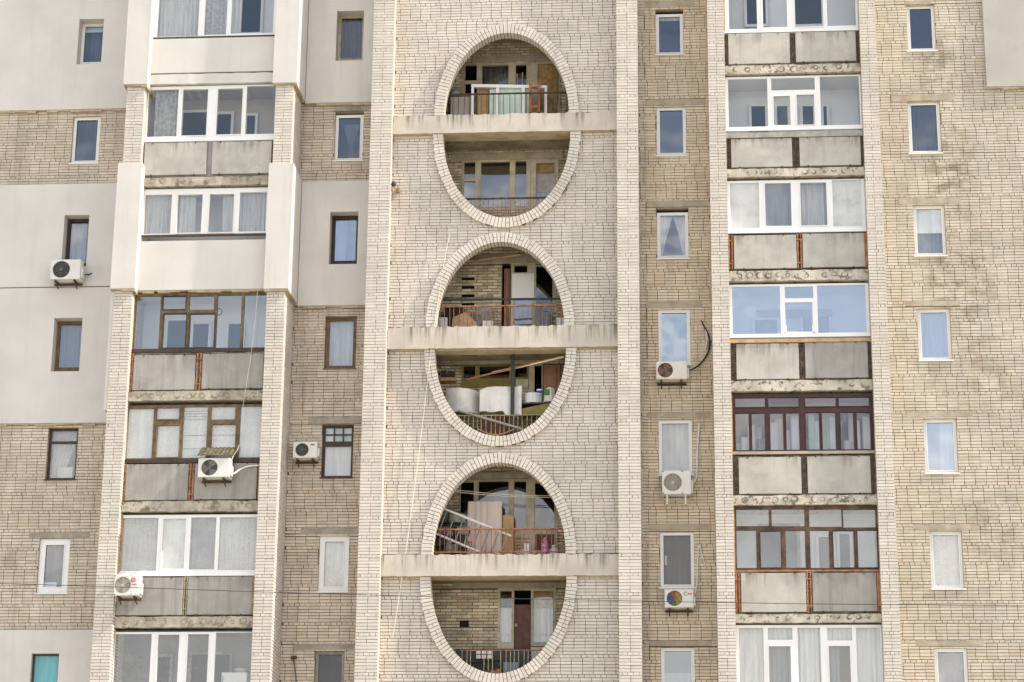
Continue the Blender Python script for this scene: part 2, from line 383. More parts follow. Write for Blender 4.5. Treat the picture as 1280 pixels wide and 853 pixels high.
def brickwork(mb, u0, u1, z0, z1, T, holes=(), ell=(), seed=1, bmat='brick_white', mmat='mortar', fixed=None, relief=.017, gap=.0125, jit=.0022, div=None):
    """T(u, z, d) maps wall coordinates to the world; d is the step out of the wall"""
    rr = random.Random(seed)
    k0 = math.floor(z0 / CH); k1 = math.ceil(z1 / CH)
    for k in range(k0, k1):
        ra, rb = max(z0, k * CH), min(z1, (k + 1) * CH)
        if rb - ra < .006: continue
        zs = sorted({ra, rb, *[h[2] for h in holes if ra < h[2] < rb], *[h[3] for h in holes if ra < h[3] < rb]})
        cuts = row_cuts(u0, u1, k, seed, fixed, div)
        for za, zb in zip(zs[:-1], zs[1:]):
            if zb - za < .006: continue
            zm = (za + zb) / 2
            iv = [(u0, u1)]
            for h in holes:
                if h[2] < zm < h[3]: iv = subtract(iv, h[0], h[1])
            for (xc, zc, a, b, sg) in ell:
                t = (zm - zc) / b * sg
                if 0 <= t < 1:
                    w = a * math.sqrt(1 - t * t); iv = subtract(iv, xc - w, xc + w)
            g0 = gap * .56 if abs(za - k * CH) < 1e-6 else .001
            g1 = gap * .56 if abs(zb - (k + 1) * CH) < 1e-6 else .001
            for (p, q) in iv:
                if q - p < .008: continue
                mb.use(mmat)
                mb.face([T(p, za, -relief), T(q, za, -relief), T(q, zb, -relief), T(p, zb, -relief)])
                if zb - za < .018: continue
                mb.use(bmat)
                for a, b in zip(cuts[:-1], cuts[1:]):
                    a2 = max(p, a + gap * .47 + rr.uniform(-.0045, .003)) if a > p else p
                    b2 = min(q, b - gap * .47 + rr.uniform(-.003, .0045)) if b < q else q
                    if b2 - a2 < .014: continue
                    d = rr.uniform(-jit, jit) - (.006 if rr.random() < .02 else 0)
                    za2, zb2 = za + g0 + rr.uniform(-.001, .001), zb - g1 + rr.uniform(-.001, .001)
                    tl = rr.uniform(-.001, .001)
                    P = [(a2, za2 + tl), (b2, za2 - tl), (b2, zb2 - tl), (a2, zb2 + tl)]
                    vs = [T(u, z, d) for u, z in P] + [T(u, z, -relief) for u, z in P]
                    mb.poly(vs, [(0, 1, 2, 3), (0, 4, 5, 1), (1, 5, 6, 2), (2, 6, 7, 3), (3, 7, 4, 0)])
def front(Y): return lambda u, z, d: (u, Y - d, z)
def right_face(X): return lambda u, z, d: (X + d, u, z)      # faces +X
def left_face(X): return lambda u, z, d: (X - d, u, z)
def reveal(mb, h, Y, dep, mat='soffit'):
    mb.use(mat); x0, x1, z0, z1 = h
    for P in ([(x0, z0), (x0, z1)], [(x1, z0), (x1, z1)], [(x0, z0), (x1, z0)], [(x0, z1), (x1, z1)]):
        (a, b), (c, d) = P
        mb.face([(a, Y, b), (c, Y, d), (c, Y + dep, d), (a, Y + dep, b)])

# ------------------------------------------------------------------ windows
def frame_mesh(mb, o, panes, Y, dep=.07, bev=0):
    """a frame sheet with the panes cut out of it, real thickness"""
    X0, X1, Z0, Z1 = o
    xs = sorted({round(v, 4) for v in [X0, X1] + [p[0] for p in panes] + [p[1] for p in panes]})
    zs = sorted({round(v, 4) for v in [Z0, Z1] + [p[2] for p in panes] + [p[3] for p in panes]})
    for i in range(len(xs) - 1):
        for j in range(len(zs) - 1):
            xm, zm = (xs[i] + xs[i + 1]) / 2, (zs[j] + zs[j + 1]) / 2
            if any(p[0] < xm < p[1] and p[2] < zm < p[3] for p in panes): continue
            mb.face([(xs[i], Y, zs[j]), (xs[i + 1], Y, zs[j]), (xs[i + 1], Y, zs[j + 1]), (xs[i], Y, zs[j + 1])])
    for (a, b, c, d) in list(panes) + [o]:
        for P, Q in (((a, c), (b, c)), ((b, c), (b, d)), ((b, d), (a, d)), ((a, d), (a, c))):
            mb.face([(P[0], Y, P[1]), (Q[0], Y, Q[1]), (Q[0], Y + dep, Q[1]), (P[0], Y + dep, P[1])])
def ring_box(mb, p, Y, w, out=.018, inn=0.0):
    a, b, c, d = p; a -= inn * 0; 
    mb.box(a - w, b + w, Y - out, Y + .01, d, d + w); mb.box(a - w, b + w, Y - out, Y + .01, c - w, c)
    mb.box(a - w, a, Y - out, Y + .01, c, d); mb.box(b, b + w, Y - out, Y + .01, c, d)
def pleats(mb, X0, X1, Z0, Z1, Y, per=.13, amp=.028, fall=None):
    n = max(6, int((X1 - X0) / per * 5)); rr = random.Random(int(X0 * 1000 + Z0 * 77)); ph = rr.uniform(0, 6)
    rows = 7; vs = []; fs = []
    for j in range(rows + 1):
        t = j / rows; z = Z1 + (Z0 - Z1) * t
        for i in range(n + 1):
            u = i / n
            x = X0 + (X1 - X0) * u
            if fall: x = fall(u, t)
            x += .006 * math.sin(t * 5 + u * 20 + ph)
            y = Y + amp * math.sin(u * (X1 - X0) / per * 6.283 + ph + .8 * math.sin(u * 9 + ph)) * (.55 + .45 * t)
            vs.append((x, y, z))
    for j in range(rows):
        for i in range(n):
            a = j * (n + 1) + i; fs.append((a, a + 1, a + n + 2, a + n + 1))
    mb.poly(vs, fs)
def curtain(spec, g, Y, parent):
    """g: glass rectangle in metres"""
    kind, mat = spec[0], spec[1]; f = spec[2] if len(spec) > 2 else None
    X0, X1, Z0, Z1 = g; w = X1 - X0; h = Z1 - Z0; mb = MB()
    nm = 'curtain'
    if kind in ('blind', 'slats'): Y -= .07
    if kind == 'full': pleats(mb, X0 - .04, X1 + .04, Z0 - .06, Z1 + .04, Y)
    elif kind == 'part': pleats(mb, X0 + f[0] * w, X0 + f[1] * w, Z0 + f[2] * h, Z0 + f[3] * h, Y)
    elif kind == 'blind':
        nm = 'blind'; a = f or (0, 1, 0, 1)
        mb.box(X0 + a[0] * w - .02, X0 + a[1] * w + .02, Y, Y + .004, Z0 + a[2] * h - (.05 if a[2] == 0 else 0), Z0 + a[3] * h + .03)
    elif kind == 'slats':
        nm = 'blind'; z = Z0 - .02; rr = random.Random(3)
        while z < Z1 + .03:
            mb.box(X0 - .02, X1 + .02, Y + rr.uniform(0, .012), Y + .016, z, z + .047 + (.02 if rr.random() < .8 else 0)); z += .068
    elif kind == 'tied':
        k = f or .78
        xm = (X0 + X1) / 2
        pleats(mb, X0, xm, Z0 - .04, Z1 + .03, Y, .05, .015, lambda u, t: X0 - .03 + (xm - X0 + .04) * u * (1 - k * t ** .8))
        pleats(mb, xm, X1, Z0 - .04, Z1 + .03, Y, .05, .015, lambda u, t: X1 + .03 - (X1 - xm + .04) * u * (1 - k * t ** .8))
    elif kind == 'gather':                 # a curtain drawn together at its middle
        xm = X0 + w * .55
        pleats(mb, X0, X1, Z0 - .04, Z1 - .12 * h, Y, .05, .015, lambda u, t: xm + (u - .5) * w * (.75 - 1.1 * t if t < .55 else .14 + .35 * (t - .55)))
    elif kind == 'drape':                  # sheet swept aside to the upper right
        pleats(mb, X0, X1, Z0 - .03, Z1 + .03, Y, .09, .01, lambda u, t: X0 + w * (u * (1 - .0 * t) + (1 - u) * max(0, 1.25 * (t - .25)) * .9))
    elif kind == 'drape_l':
        pleats(mb, X0, X1, Z0 - .03, Z1 + .03, Y, .09, .01, lambda u, t: X0 + w * u * (1 - .62 * max(0, t - .1)))
    return mb.build(nm, mat, parent)
holes = {'left': [], 'mid': [], 'rec': [], 'right': []}
def shrink(x0, y0, x1, y1):
    s = abs(.0948 * ((x0 + x1) / 2 - 735) / 853 * (y1 - y0)) / 2
    return x0 + s, y0, x1 - s, y1
def rect(px, Y, sh=True):
    x0, y0, x1, y1 = shrink(*px) if sh else px
    ym = (y0 + y1) / 2; xm = (x0 + x1) / 2
    return at(x0, ym, Y)[0], at(x1, ym, Y)[0], at(xm, y1, Y)[1], at(xm, y0, Y)[1]
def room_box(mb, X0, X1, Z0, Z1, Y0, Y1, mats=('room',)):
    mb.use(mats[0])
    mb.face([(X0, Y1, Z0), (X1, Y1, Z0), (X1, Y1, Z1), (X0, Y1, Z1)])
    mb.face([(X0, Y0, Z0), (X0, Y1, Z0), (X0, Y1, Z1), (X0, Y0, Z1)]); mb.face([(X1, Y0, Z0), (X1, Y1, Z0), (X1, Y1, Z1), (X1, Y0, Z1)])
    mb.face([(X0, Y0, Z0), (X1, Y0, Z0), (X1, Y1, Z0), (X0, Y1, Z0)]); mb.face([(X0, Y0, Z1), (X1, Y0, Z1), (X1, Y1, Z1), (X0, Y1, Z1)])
def window(wall, px, fr='white', gl='glass', curt=(), top=0, fw=.06, layout=None, rec=.10, sill='white', room='room', label=None, surround=0, deep=False):
    """px: outer frame in the photo; rec: how deep it sits in the wall"""
    Yw = WY
    Y = Yw + rec
    o = rect(px, Y)
    if deep: o = (o[0], o[1], at((px[0] + px[2]) / 2, px[3], Yw - .09)[1], o[3])
    h = (o[0] - .005, o[1] + .005, o[2] - .005, o[3] + top)
    holes[wall].append((h, rec + .10))
    X0, X1, Z0, Z1 = o
    g = (X0 + fw, X1 - fw, Z0 + fw + (.10 if deep else 0), Z1 - fw)
    panes = [g]
    if layout == 'transom':
        zt = Z0 + (Z1 - Z0) * .73
        panes = [(g[0], g[1], g[2], zt - .03), (g[0], g[1], zt + .03, g[3])]
    elif layout == 'grid':
        zt = Z0 + (Z1 - Z0) * .62
        panes = [(g[0], g[1], g[2], zt - .02)]
        w = (g[1] - g[0] - .05) / 3; zb = zt + .10; hh = (g[3] - zb - .025) / 2
        for i in range(3):
            for j in range(2):
                panes.append((g[0] + i * (w + .025), g[0] + i * (w + .025) + w, zb + j * (hh + .025), zb + j * (hh + .025) + hh))
    mb = MB(); frame_mesh(mb, o, panes, Y, .07)
    for p in panes[:1]:
        q = (p[0] + .022, p[1] - .022, p[2] + .022, p[3] - .022)
        if layout is None: ring_box(mb, q, Y, .022, .014)
    w = mb.build('window', fr, bld)
    if label: w['label'] = label
    pm = MB()
    for p in panes:
        t = U(-.0025, .0025); s = U(-.0025, .0025)
        pm.face([(p[0], Y + .03 + t + s, p[2]), (p[1], Y + .03 - t + s, p[2]), (p[1], Y + .03 - t - s, p[3]), (p[0], Y + .03 + t - s, p[3])])
    pm.build('pane', gl, w)
    for c in curt: curtain(c, g, Y + .16, w)
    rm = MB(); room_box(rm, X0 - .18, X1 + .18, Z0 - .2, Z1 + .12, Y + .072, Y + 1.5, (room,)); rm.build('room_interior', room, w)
    if sill:
        sm = MB(); sm.box(X0 - .03, X1 + .03, Yw - .035, Y + .01, Z0 - .032, Z0 - .006); sm.build('sill', sill, w)
    return w
def lintel(wall, px, mat='lintel', proud=.004):
    x0, y0, x1, y1 = px
    X0, X1, Z0, Z1 = rect(px, WY, False)
    holes[wall].append(((X0, X1, Z0, Z1), 0))
    mb = MB(); n = max(2, int((X1 - X0) / .12)); rr = random.Random(int(px[0] * 10 + px[1]))
    # slightly broken edges
    top = [(X0 + (X1 - X0) * i / n, Z1 + (rr.uniform(-.012, .004))) for i in range(n + 1)]
    bot = [(X0 + (X1 - X0) * i / n, Z0 + (rr.uniform(-.003, .010))) for i in range(n + 1)]
    Yf = WY - proud
    for i in range(n):
        a, b, c, d = bot[i], bot[i + 1], top[i + 1], top[i]
        mb.face([(a[0], Yf, a[1]), (b[0], Yf, b[1]), (c[0], Yf, c[1]), (d[0], Yf, d[1])])
        mb.face([(a[0], Yf, a[1]), (b[0], Yf, b[1]), (b[0], WY + .1, b[1]), (a[0], WY + .1, a[1])])
        mb.face([(d[0], Yf, d[1]), (c[0], Yf, c[1]), (c[0], WY + .1, c[1]), (d[0], WY + .1, d[1])])
    for e in (X0, X1): mb.face([(e, Yf, Z0), (e, WY + .1, Z0), (e, WY + .1, Z1), (e, Yf, Z1)])
    mb.face([(X0, WY + .02, Z0 - .02), (X1, WY + .02, Z0 - .02), (X1, WY + .02, Z1 + .02), (X0, WY + .02, Z1 + .02)])
    mb.build('lintel', mat, bld)

S = ('full', 'sheer')
# left wall
window('left', (100, 30, 133.5, 80), gl='glass_dark', curt=[('blind', 'blind', (0, 1, .86, 1)), ('part', 'curtain_dim', (.3, .75, 0, .9))], rec=.22, deep=True, top=.0)
window('left', (89, 147, 127, 205), gl='glass_dark', curt=[('full', 'curtain_dim')], rec=.07, label='white framed window with a grey curtain in the brick band of the left wall')
window('left', (81, 274, 115.5, 333), fr='dark', curt=[('part', 'sheer', (0, .8, 0, 1))], rec=.22, deep=True, sill='dark')
window('left', (68, 402, 107, 464), fr='brown', curt=[('full', 'curtain_grey')], rec=.22, deep=True, sill='plaster')
window('left', (58, 536, 100, 600.6), fr='dark', gl='glass_dusty', layout='transom', curt=[('drape_l', 'curtain'), ('blind', 'sheet_white', (.3, .85, 0, .22))], rec=.12, sill='dark')
window('left', (46, 674, 89, 742), fw=.13, gl='glass_dark', curt=[('part', 'curtain_dim', (.35, .7, 0, .9)), ('blind', 'enamel', (.02, .6, 0, .12))], rec=.06)
window('left', (37.5, 818, 75.7, 878), fr='dark', fw=.015, gl='glass_faint', curt=[('blind', 'blind_blue')], rec=.04, label='window with a turquoise blind')
lintel('left', (37, 665, 112, 672), 'lintel_grey')
# recess between the left bay and the arches
window('mid', (422, 20, 457, 75.5), fr='beige', gl='glass_clear', fw=.05, room='room_black', curt=[('full', 'screen')], rec=.22, deep=True)
window('mid', (418, 144, 455, 202), gl='glass_dark', curt=[('gather', 'curtain_grey')], rec=.08, top=.06)
window('mid', (413.6, 270, 450, 330), fr='dark', gl='glass_mirror', curt=[('part', 'sheer', (0, .5, 0, 1))], rec=.22, deep=True, sill='dark')
window('mid', (406, 397, 447, 462), fr='brown', gl='glass', curt=[('full', 'curtain')], fw=.07, rec=.12, sill='brown')  # full white curtain stands in for clouds mirrored in this pane
window('mid', (402, 532, 443, 598), fr='dark', gl='glass_clear', layout='grid', curt=[('blind', 'blind')], rec=.10, sill='dark', label='dark framed window with six small upper panes and a white blind')
window('mid', (397.6, 670.7, 437, 740), fw=.11, gl='glass_dusty', curt=[('blind', 'blind')], rec=.05)
window('mid', (393, 814.7, 432, 875), fr='steel', fw=.05, gl='glass_faint', room='room', rec=.13)
lintel('mid', (418, 133, 459, 139), 'lintel_grey')
lintel('mid', (385, 521, 452, 530), 'lintel_grey'); lintel('mid', (376, 660.6, 447.7, 668), 'lintel_grey'); lintel('mid', (367, 805, 443, 812), 'lintel_grey')
# recess between the arches and the right bay
window('rec', (819.5, 18, 854.3, 69.7), gl='glass_dark', curt=[('blind', 'blind', (0, 1, .92, 1))], rec=.09, top=.1)
window('rec', (820.5, 134.7, 858, 195.4), gl='glass', rec=.05)
window('rec', (821, 266, 861, 324), curt=[('tied', 'curtain')], rec=.06, top=.1)
window('rec', (822.6, 387.7, 863.3, 456), gl='glass_mirror', rec=.03)
window('rec', (823, 525.7, 865.6, 594), gl='glass_clear', curt=[('blind', 'sheer'), ('drape', 'curtain')], rec=.03)
wq = window('rec', (825, 665.7, 868, 735), fw=.055, gl='glass_faint', curt=[('blind', 'screen')], rec=.04)
mb = MB(); X0, X1, Z0, Z1 = rect((831, 695, 834, 707), WY + .04); mb.box(X0, X1, WY + .03, WY + .06, Z0, Z1); mb.build('handle', 'beige', wq)
window('rec', (826, 810, 869, 875), gl='glass', curt=[('blind', 'curtain_grey', (.0, 1, 0, .5))], rec=.05)
for p in ((806, 1, 868, 8), (806.6, 124, 882, 132), (808, 251, 886, 259), (808, 376, 878, 385), (809.7, 515, 889, 522.6), (811, 655, 890, 663), (806, 801, 890, 808)): lintel('rec', p)
# right wall
window('right', (1132.4, 7.7, 1170, 65), gl='glass_dark', rec=.085)
window('right', (1134, 128, 1177, 193), gl='glass_dark', curt=[('full', 'curtain_dim')], rec=.085)
window('right', (1140.6, 257.7, 1183, 321), gl='glass', curt=[('blind', 'blind', (0, 1, .48, 1)), ('full', 'curtain_grey')], rec=.085)
window('right', (1146, 387, 1190, 451.5), gl='glass_mirror', curt=[('full', 'sheer')], rec=.085)
window('right', (1153.5, 524.5, 1198, 592.3), gl='glass_mirror', curt=[('part', 'sheer', (.5, 1, 0, 1))], rec=.085)
window('right', (1161, 664.8, 1205, 736.7), gl='glass_dusty', curt=[('blind', 'blind')], rec=.085)
window('right', (1167, 811, 1211.5, 878), gl='glass_dusty', curt=[('blind', 'curtain_grey')], rec=.06)
for p in ((1130, 1, 1164, 6), (1114, 118.7, 1192, 126.4), (1122.6, 248, 1200.5, 255), (1131.6, 376, 1200, 383), (1133, 515, 1215.5, 521.4), (1141.4, 655.6, 1224, 662.7), (1145, 801, 1229, 808)): lintel('right', p)

# ------------------------------------------------------------------ plaster coats (insulated patches)
def coat(name, X0, X1, Z0, Z1, Y0, Y1, mat='plaster', holes_=(), edge=True, label=None):
    mb = MB(); mb.use(mat); hs = [h for h in holes_ if h[1] > X0 and h[0] < X1 and h[3] > Z0 and h[2] < Z1]
    hs = [(max(h[0], X0 + .01), min(h[1], X1 - .01), max(h[2], Z0 + .01), min(h[3], Z1 - .01)) for h in hs]
    frame_mesh(mb, (X0, X1, Z0, Z1), hs, Y0, Y1 - Y0)
    if edge:                                # ragged adhesive line under the coat
        mb.use('edge'); x = X0; rr = random.Random(int(X0 * 99 + Z0))
        while x < X1 - .02:
            x2 = min(X1, x + rr.uniform(.08, .35)); mb.box(x, x2, Y0 + .02, Y1 - .002, Z0 - rr.uniform(.02, .075), Z0 - .001); x = x2
    o = mb.build(name, None, bld)
    if label: o['label'] = label
    return o
WINH = {k: [h for h, d in v if d > 0] for k, v in holes.items()}
coats = {'left': [], 'mid': [], 'right': []}
def wallcoat(wall, X0, X1, ytop, ybot, xm, th=.09, **kw):
    Z1 = ZT if ytop is None else zz(xm, ytop, WY); Z0 = 6.2 if ybot is None else zz(xm, ybot, WY)
    coats[wall].append((X0, X1, Z0, Z1))
    grown = WINH[wall]
    return coat('plaster_coat', X0, X1, Z0, Z1, WY - th, WY - .001, holes_=grown, **kw)
wallcoat('left', XL, LP0 - .001, None, 139, 60)
zj = zz(60, 361, WY)
wallcoat('left', XL, LP0 - .001, 232, 360, 60, edge=False); wallcoat('left', XL, LP0 - .001, 361.2, 530, 60, th=.083)
wallcoat('left', XL, LP0 - .001, 788, None, 60, edge=False)
wallcoat('mid', LR1 + .10, CP0 - .001, None, 130, 420)
wallcoat('mid', LR1 + .10, CP0 - .001, 228, 383, 420)
Xr = at(1230, 55, WY)[0]
Zr = zz(1255, 110, WY)
coats['right'].append((Xr, XR, Zr, ZT))
coat('plaster_coat', Xr, XR, Zr, ZT, WY - .10, WY - .001, 'plaster_grey', label='grey plaster patch on the upper right wall')

# ------------------------------------------------------------------ brick walls
def wall(name, u0, u1, bmat, seed, key, mmat='mortar'):
    mb = MB(); hs = [h for h, d in holes[key]] + coats.get(key, [])
    brickwork(mb, u0, u1, ZB, ZT, front(WY), hs, (), seed, bmat, mmat)
    for h, d in holes[key]:
        if d > 0: reveal(mb, h, WY, d + .0, 'plaster_warm' if any(c[0] < h[0] < c[1] and c[2] < h[2] < c[3] for c in coats.get(key, [])) else 'soffit')
    return mb.build(name, None, bld)
wall('wall', XL, LP0, 'brick_tan', 11, 'left')
wall('wall', LR1, CP0, 'brick_tan', 12, 'mid')
wall('wall', CR1 + .0, RL0, 'brick_yellow', 13, 'rec')
wall('wall', RR1, XR, 'brick_right', 14, 'right')
# narrow proud strip of tan bricks beside the middle pier
mb = MB(); brickwork(mb, CR1, CR1 + .17, ZB, ZT, front(WY - .02), (), (), 15, 'brick_tan', 'mortar'); mb.use('mortar')
mb.face([(CR1 + .168, WY - .03, ZB), (CR1 + .168, WY - .004, ZB), (CR1 + .168, WY - .004, ZT), (CR1 + .168, WY - .03, ZT)])
mb.build('brick_strip', None, bld)

# ------------------------------------------------------------------ piers
def pier(X0, X1, seed, depth, bmat='brick_white', skip=(), mm='mortar_light'):
    mb = MB()
    sk = [(X0 - 1, X1 + 1, a, b) for a, b in skip]; sk2 = [(-1, 3, a, b) for a, b in skip]
    brickwork(mb, X0, X1, ZB, ZT, front(PY), sk, (), seed, bmat, mm, gap=.010, div=2)
    brickwork(mb, .003, depth, ZB, ZT, right_face(X1 - .004), sk2, (), seed + 50, bmat, mm, div=max(1, round(depth / .26)))
    brickwork(mb, .003, depth, ZB, ZT, left_face(X0 + .004), sk2, (), seed + 70, bmat, mm, div=max(1, round(depth / .26)))
    mb.build('pier', None, bld)
zc = [(zz(168, 107), ZT + .0), (zz(165, 362), zz(170, 205))]       # plastered lengths of the left bay piers
zr = [(zz(361, 105), ZT), (zz(358, 362), zz(361, 205))]
pier(LP0, LP1, 21, WY, skip=zc)
pier(LR0, LR1, 22, WY, skip=zr)
pier(CP0, CP1, 23, WY); pier(CR0, CR1, 24, WY)
pier(RL0, RL1, 25, WY); pier(RR0, RR1, 26, WY)
for (a, b) in zc:
    coat('plaster_coat', LP0 - .09, LP1 + .07, a, b, PY - .09, WY - .1, 'plaster_warm')
for (a, b) in zr:
    coat('plaster_coat', LR0 - .07, LR1 + .09, a, b, PY - .09, WY - .1, 'plaster_warm')
coat('plaster_coat', LP0 - .10, LP0 - .003, zz(138, 512), zz(138, 362), PY + .05, WY - .1, 'plaster', edge=False)

# ------------------------------------------------------------------ glazed loggias of the two side bays
def Zb(side, y, Y=GY): return zz(255 if side == 'L' else 1000, y, Y)
BX = {'L': (LP1, LR0), 'R': (RL1, RR0)}
def loggia_window(side, yt, yb, panes, fr='white', gl='glass', sash=(), sashmat=None, curt=(), sill=('white', 4), zfloor=None, zceil=None, room='room_light', inner=(), dx=(0, 0), label=None, extra=None, sw=.022, foam=None):
    """panes: photo pixels (x0, x1, y0, y1)"""
    X0, X1 = BX[side]; X0 += dx[0]; X1 += dx[1]
    Z1, Z0 = Zb(side, yt), Zb(side, yb)
    P = []
    for (a, b, c, d) in panes:
        ym = (c + d) / 2; xm = (a + b) / 2
        P.append((max(X0 + .015, at(a, ym, GY)[0]), min(X1 - .015, at(b, ym, GY)[0]), Zb(side, d), Zb(side, c)))
    if fr in ('golden', 'weathered'): P = [(p[0] - .010, p[1] + .010, p[2] - .008, p[3] + .008) for p in P]
    mb = MB(); mb.use(fr); frame_mesh(mb, (X0 + .004, X1 - .004, Z0, Z1), P, GY, .07)
    for i in sash:
        mb.use(sashmat or fr); p = P[i]; ring_box(mb, p, GY, sw, .02)
    w = mb.build('balcony_window', None, bld)
    if label: w['label'] = label
    pm = MB()
    for p in P:
        t, s = U(-.004, .004), U(-.004, .004)
        pm.face([(p[0], GY + .03 + t + s, p[2]), (p[1], GY + .03 - t + s, p[2]), (p[1], GY + .03 - t - s, p[3]), (p[0], GY + .03 + t - s, p[3])])
    pm.build('pane', gl, w)
    for i, c in curt: curtain(c, P[i], GY + .14, w)
    if sill:
        sm = MB(); sm.box(X0 + .003, X1 - .003, GY - .05, GY - .001, Zb(side, yb + sill[1], GY - .05), Z0 - .001); sm.build('sill', sill[0], w)
    zf = zfloor if zfloor is not None else Z0 - 1.0; zcl = zceil if zceil is not None else Z1 + .06
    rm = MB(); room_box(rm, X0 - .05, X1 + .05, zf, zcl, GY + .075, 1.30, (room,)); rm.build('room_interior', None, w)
    for it in inner:
        kind, px, m = it
        a, b, c, d = rect(px, 1.25, False); q = MB()
        if kind == 'win':
            q.use(m); frame_mesh(q, (a, b, c, d), [(a + .07, b - .07, c + .07, d - .07)], 1.22, .05)
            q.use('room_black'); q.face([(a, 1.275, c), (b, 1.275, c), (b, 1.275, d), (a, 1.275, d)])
            o = q.build('inner_window', None, w)
        elif kind == 'box':
            q.box(a, b, 1.1, 1.5, c, d, .02); q.build('cupboard', m, w)
        elif kind == 'board':
            q.box(a, b, 1.20, 1.28, c, d); q.build('inner_panel', m, w)
    if foam:
        q = MB(); q.box(X0 + .002, X0 + .028, GY - .03, GY - .002, Z0, Z1 - .02); q.build('foam_seam', foam, w)
    if extra: extra(w)
    return w
def parapet(side, yt, yb, panels, mats, bars='rail_brown', gaps=(), infill='infill', top=None, label=None):
    X0, X1 = BX[side]; Y = GY - .07
    Z1, Z0 = Zb(side, yt, Y), Zb(side, yb, Y)
    bk = MB(); bk.box(X0 + .004, X1 - .004, GY + .01, GY + .05, Z0, Z1 - .002); p = bk.build('parapet', infill, bld)
    for (a, b, c, d), m in zip(panels, mats):
        ym = (c + d) / 2
        A, B = at(a, ym, Y)[0], at(b, ym, Y)[0]; C, D = Zb(side, d, Y), Zb(side, c, Y)
        mb = MB(); mb.use(m); t = U(-.004, .004); mb.box(A, B, Y + t, GY - .005, C, D, .006)
        hk = mb; hk.use('rust_dark')
        for f in (.14, .82):
            x = A + (B - A) * f + U(-.03, .03)
            hk.box(x - .018, x + .018, Y - .012, Y + .03, C - .035, C + .012); 
            hk.box(x - .012, x + .012, Y - .008, Y + .02, D - .03, D + .01)
        mb.build('parapet_panel', None, p)
    for (a, b) in gaps:
        br = MB()
        A, B = at(a, (yt + yb) / 2, Y)[0], at(b, (yt + yb) / 2, Y)[0]
        n = 3 if b - a > 9 else 2
        for i in range(n):
            x = A + (B - A) * (i + .5) / n; br.box(x - .016, x + .016, GY - .05, GY - .02, Z0 + .01, Z1 - .01)
        for f in (.17, .83):
            z = Z0 + (Z1 - Z0) * f; br.box(A, B, GY - .06, GY - .015, z - .013, z + .013)
        br.build('railing_bars', bars, p)
    if top:
        m, y0, y1 = top; tb = MB(); tb.box(X0 + .004, X1 - .004, Y - .02, GY - .006, Zb(side, y1, Y), Zb(side, y0, Y)); tb.build('rail_cover', m, p)
    if label: p['label'] = label
    return p
def slab(side, yt, yb, cores=11, xa=None, xb=None, mat=None):
    mat = mat or ('slab' if side == 'L' else 'slab_right')
    X0, X1 = BX[side]
    Z1, Z0 = zz(255 if side == 'L' else 1000, yt, SLY), zz(255 if side == 'L' else 1000, yb, SLY)
    mb = MB(); mb.use(mat)
    rr = random.Random(int(yt))
    # front edge with a slightly broken upper and lower line
    n = 22; X = [X0 + .003 + (X1 - X0 - .006) * i / n for i in range(n + 1)]
    tp = [Z1 + rr.uniform(-.018, .003) for _ in X]; bt = [Z0 + rr.uniform(-.004, .012) for _ in X]; fy = [SLY + rr.uniform(-.006, .006) for _ in X]
    for i in range(n):
        mb.face([(X[i], fy[i], bt[i]), (X[i + 1], fy[i + 1], bt[i + 1]), (X[i + 1], fy[i + 1], tp[i + 1]), (X[i], fy[i], tp[i])])
        mb.face([(X[i], fy[i], bt[i]), (X[i + 1], fy[i + 1], bt[i + 1]), (X[i + 1], 1.7, bt[i + 1]), (X[i], 1.7, bt[i])])
        mb.face([(X[i], fy[i], tp[i]), (X[i + 1], fy[i + 1], tp[i + 1]), (X[i + 1], 1.7, tp[i + 1]), (X[i], 1.7, tp[i])])
    zm = (Z0 + Z1) / 2; r = min(.095, (Z1 - Z0) * .37)
    xs0 = X0 + .28 if xa is None else xa; xs1 = X1 - .28 if xb is None else xb
    for i in range(cores):                   # plugged hollow cores
        x = xs0 + (xs1 - xs0) * i / (cores - 1) + rr.uniform(-.025, .025)
        if rr.random() < .18: continue
        r2 = r * rr.uniform(.45, 1.05); z = zm + rr.uniform(-.02, .02)
        ck = 'core_left' if side == 'L' else 'core_ring'; mb.use(ck); mb.disc(x, SLY - .009, z, r2, 14, 0, rr.uniform(.75, 1.0))
        mb.use(mat); mb.disc(x + rr.uniform(-.025, .03), SLY - .011, z + rr.uniform(-.02, .025), r2 * rr.uniform(.55, .88), 10, 0, rr.uniform(.7, 1.0))
    mb.build('balcony_slab', None, bld)

def FZ(side, y): return zz(255 if side == 'L' else 1000, y, GY)
c_s = 'sheer'
# ---- left bay
loggia_window('L', -62, 46.5, [(198.6, 250, -58, 45), (257.5, 285, -56, 44), (290.5, 343, -56, 43)], gl='glass_clear', curt=[(0, ('full', 'sheer')), (1, ('full', 'lace')), (2, ('part', 'sheer', (0, .22, 0, 1)))], sill=('dark', 1.5), zfloor=FZ('L', 92), zceil=FZ('L', -63), room='room_light', inner=[('win', (300, -40, 330, 44), 'white')], dx=(.06, -.06), label='topmost white balcony window of the left bay')
loggia_window('L', 107.5, 172.5, [(184.5, 222, 111, 170), (227.6, 259, 112, 169.5), (271.4, 302.5, 112, 169), (307.5, 343.5, 109, 169)], sash=(1, 2), curt=[(0, ('part', 'lace', (.2, 1, 0, 1)))], zfloor=FZ('L', 219), zceil=FZ('L', 106.5), gl='glass_clear', room='room_warm', inner=[('win', (225, 138, 262, 180), 'white'), ('win', (268, 140, 292, 180), 'white'), ('win', (305, 142, 322, 180), 'white')], sill=('white', 4))
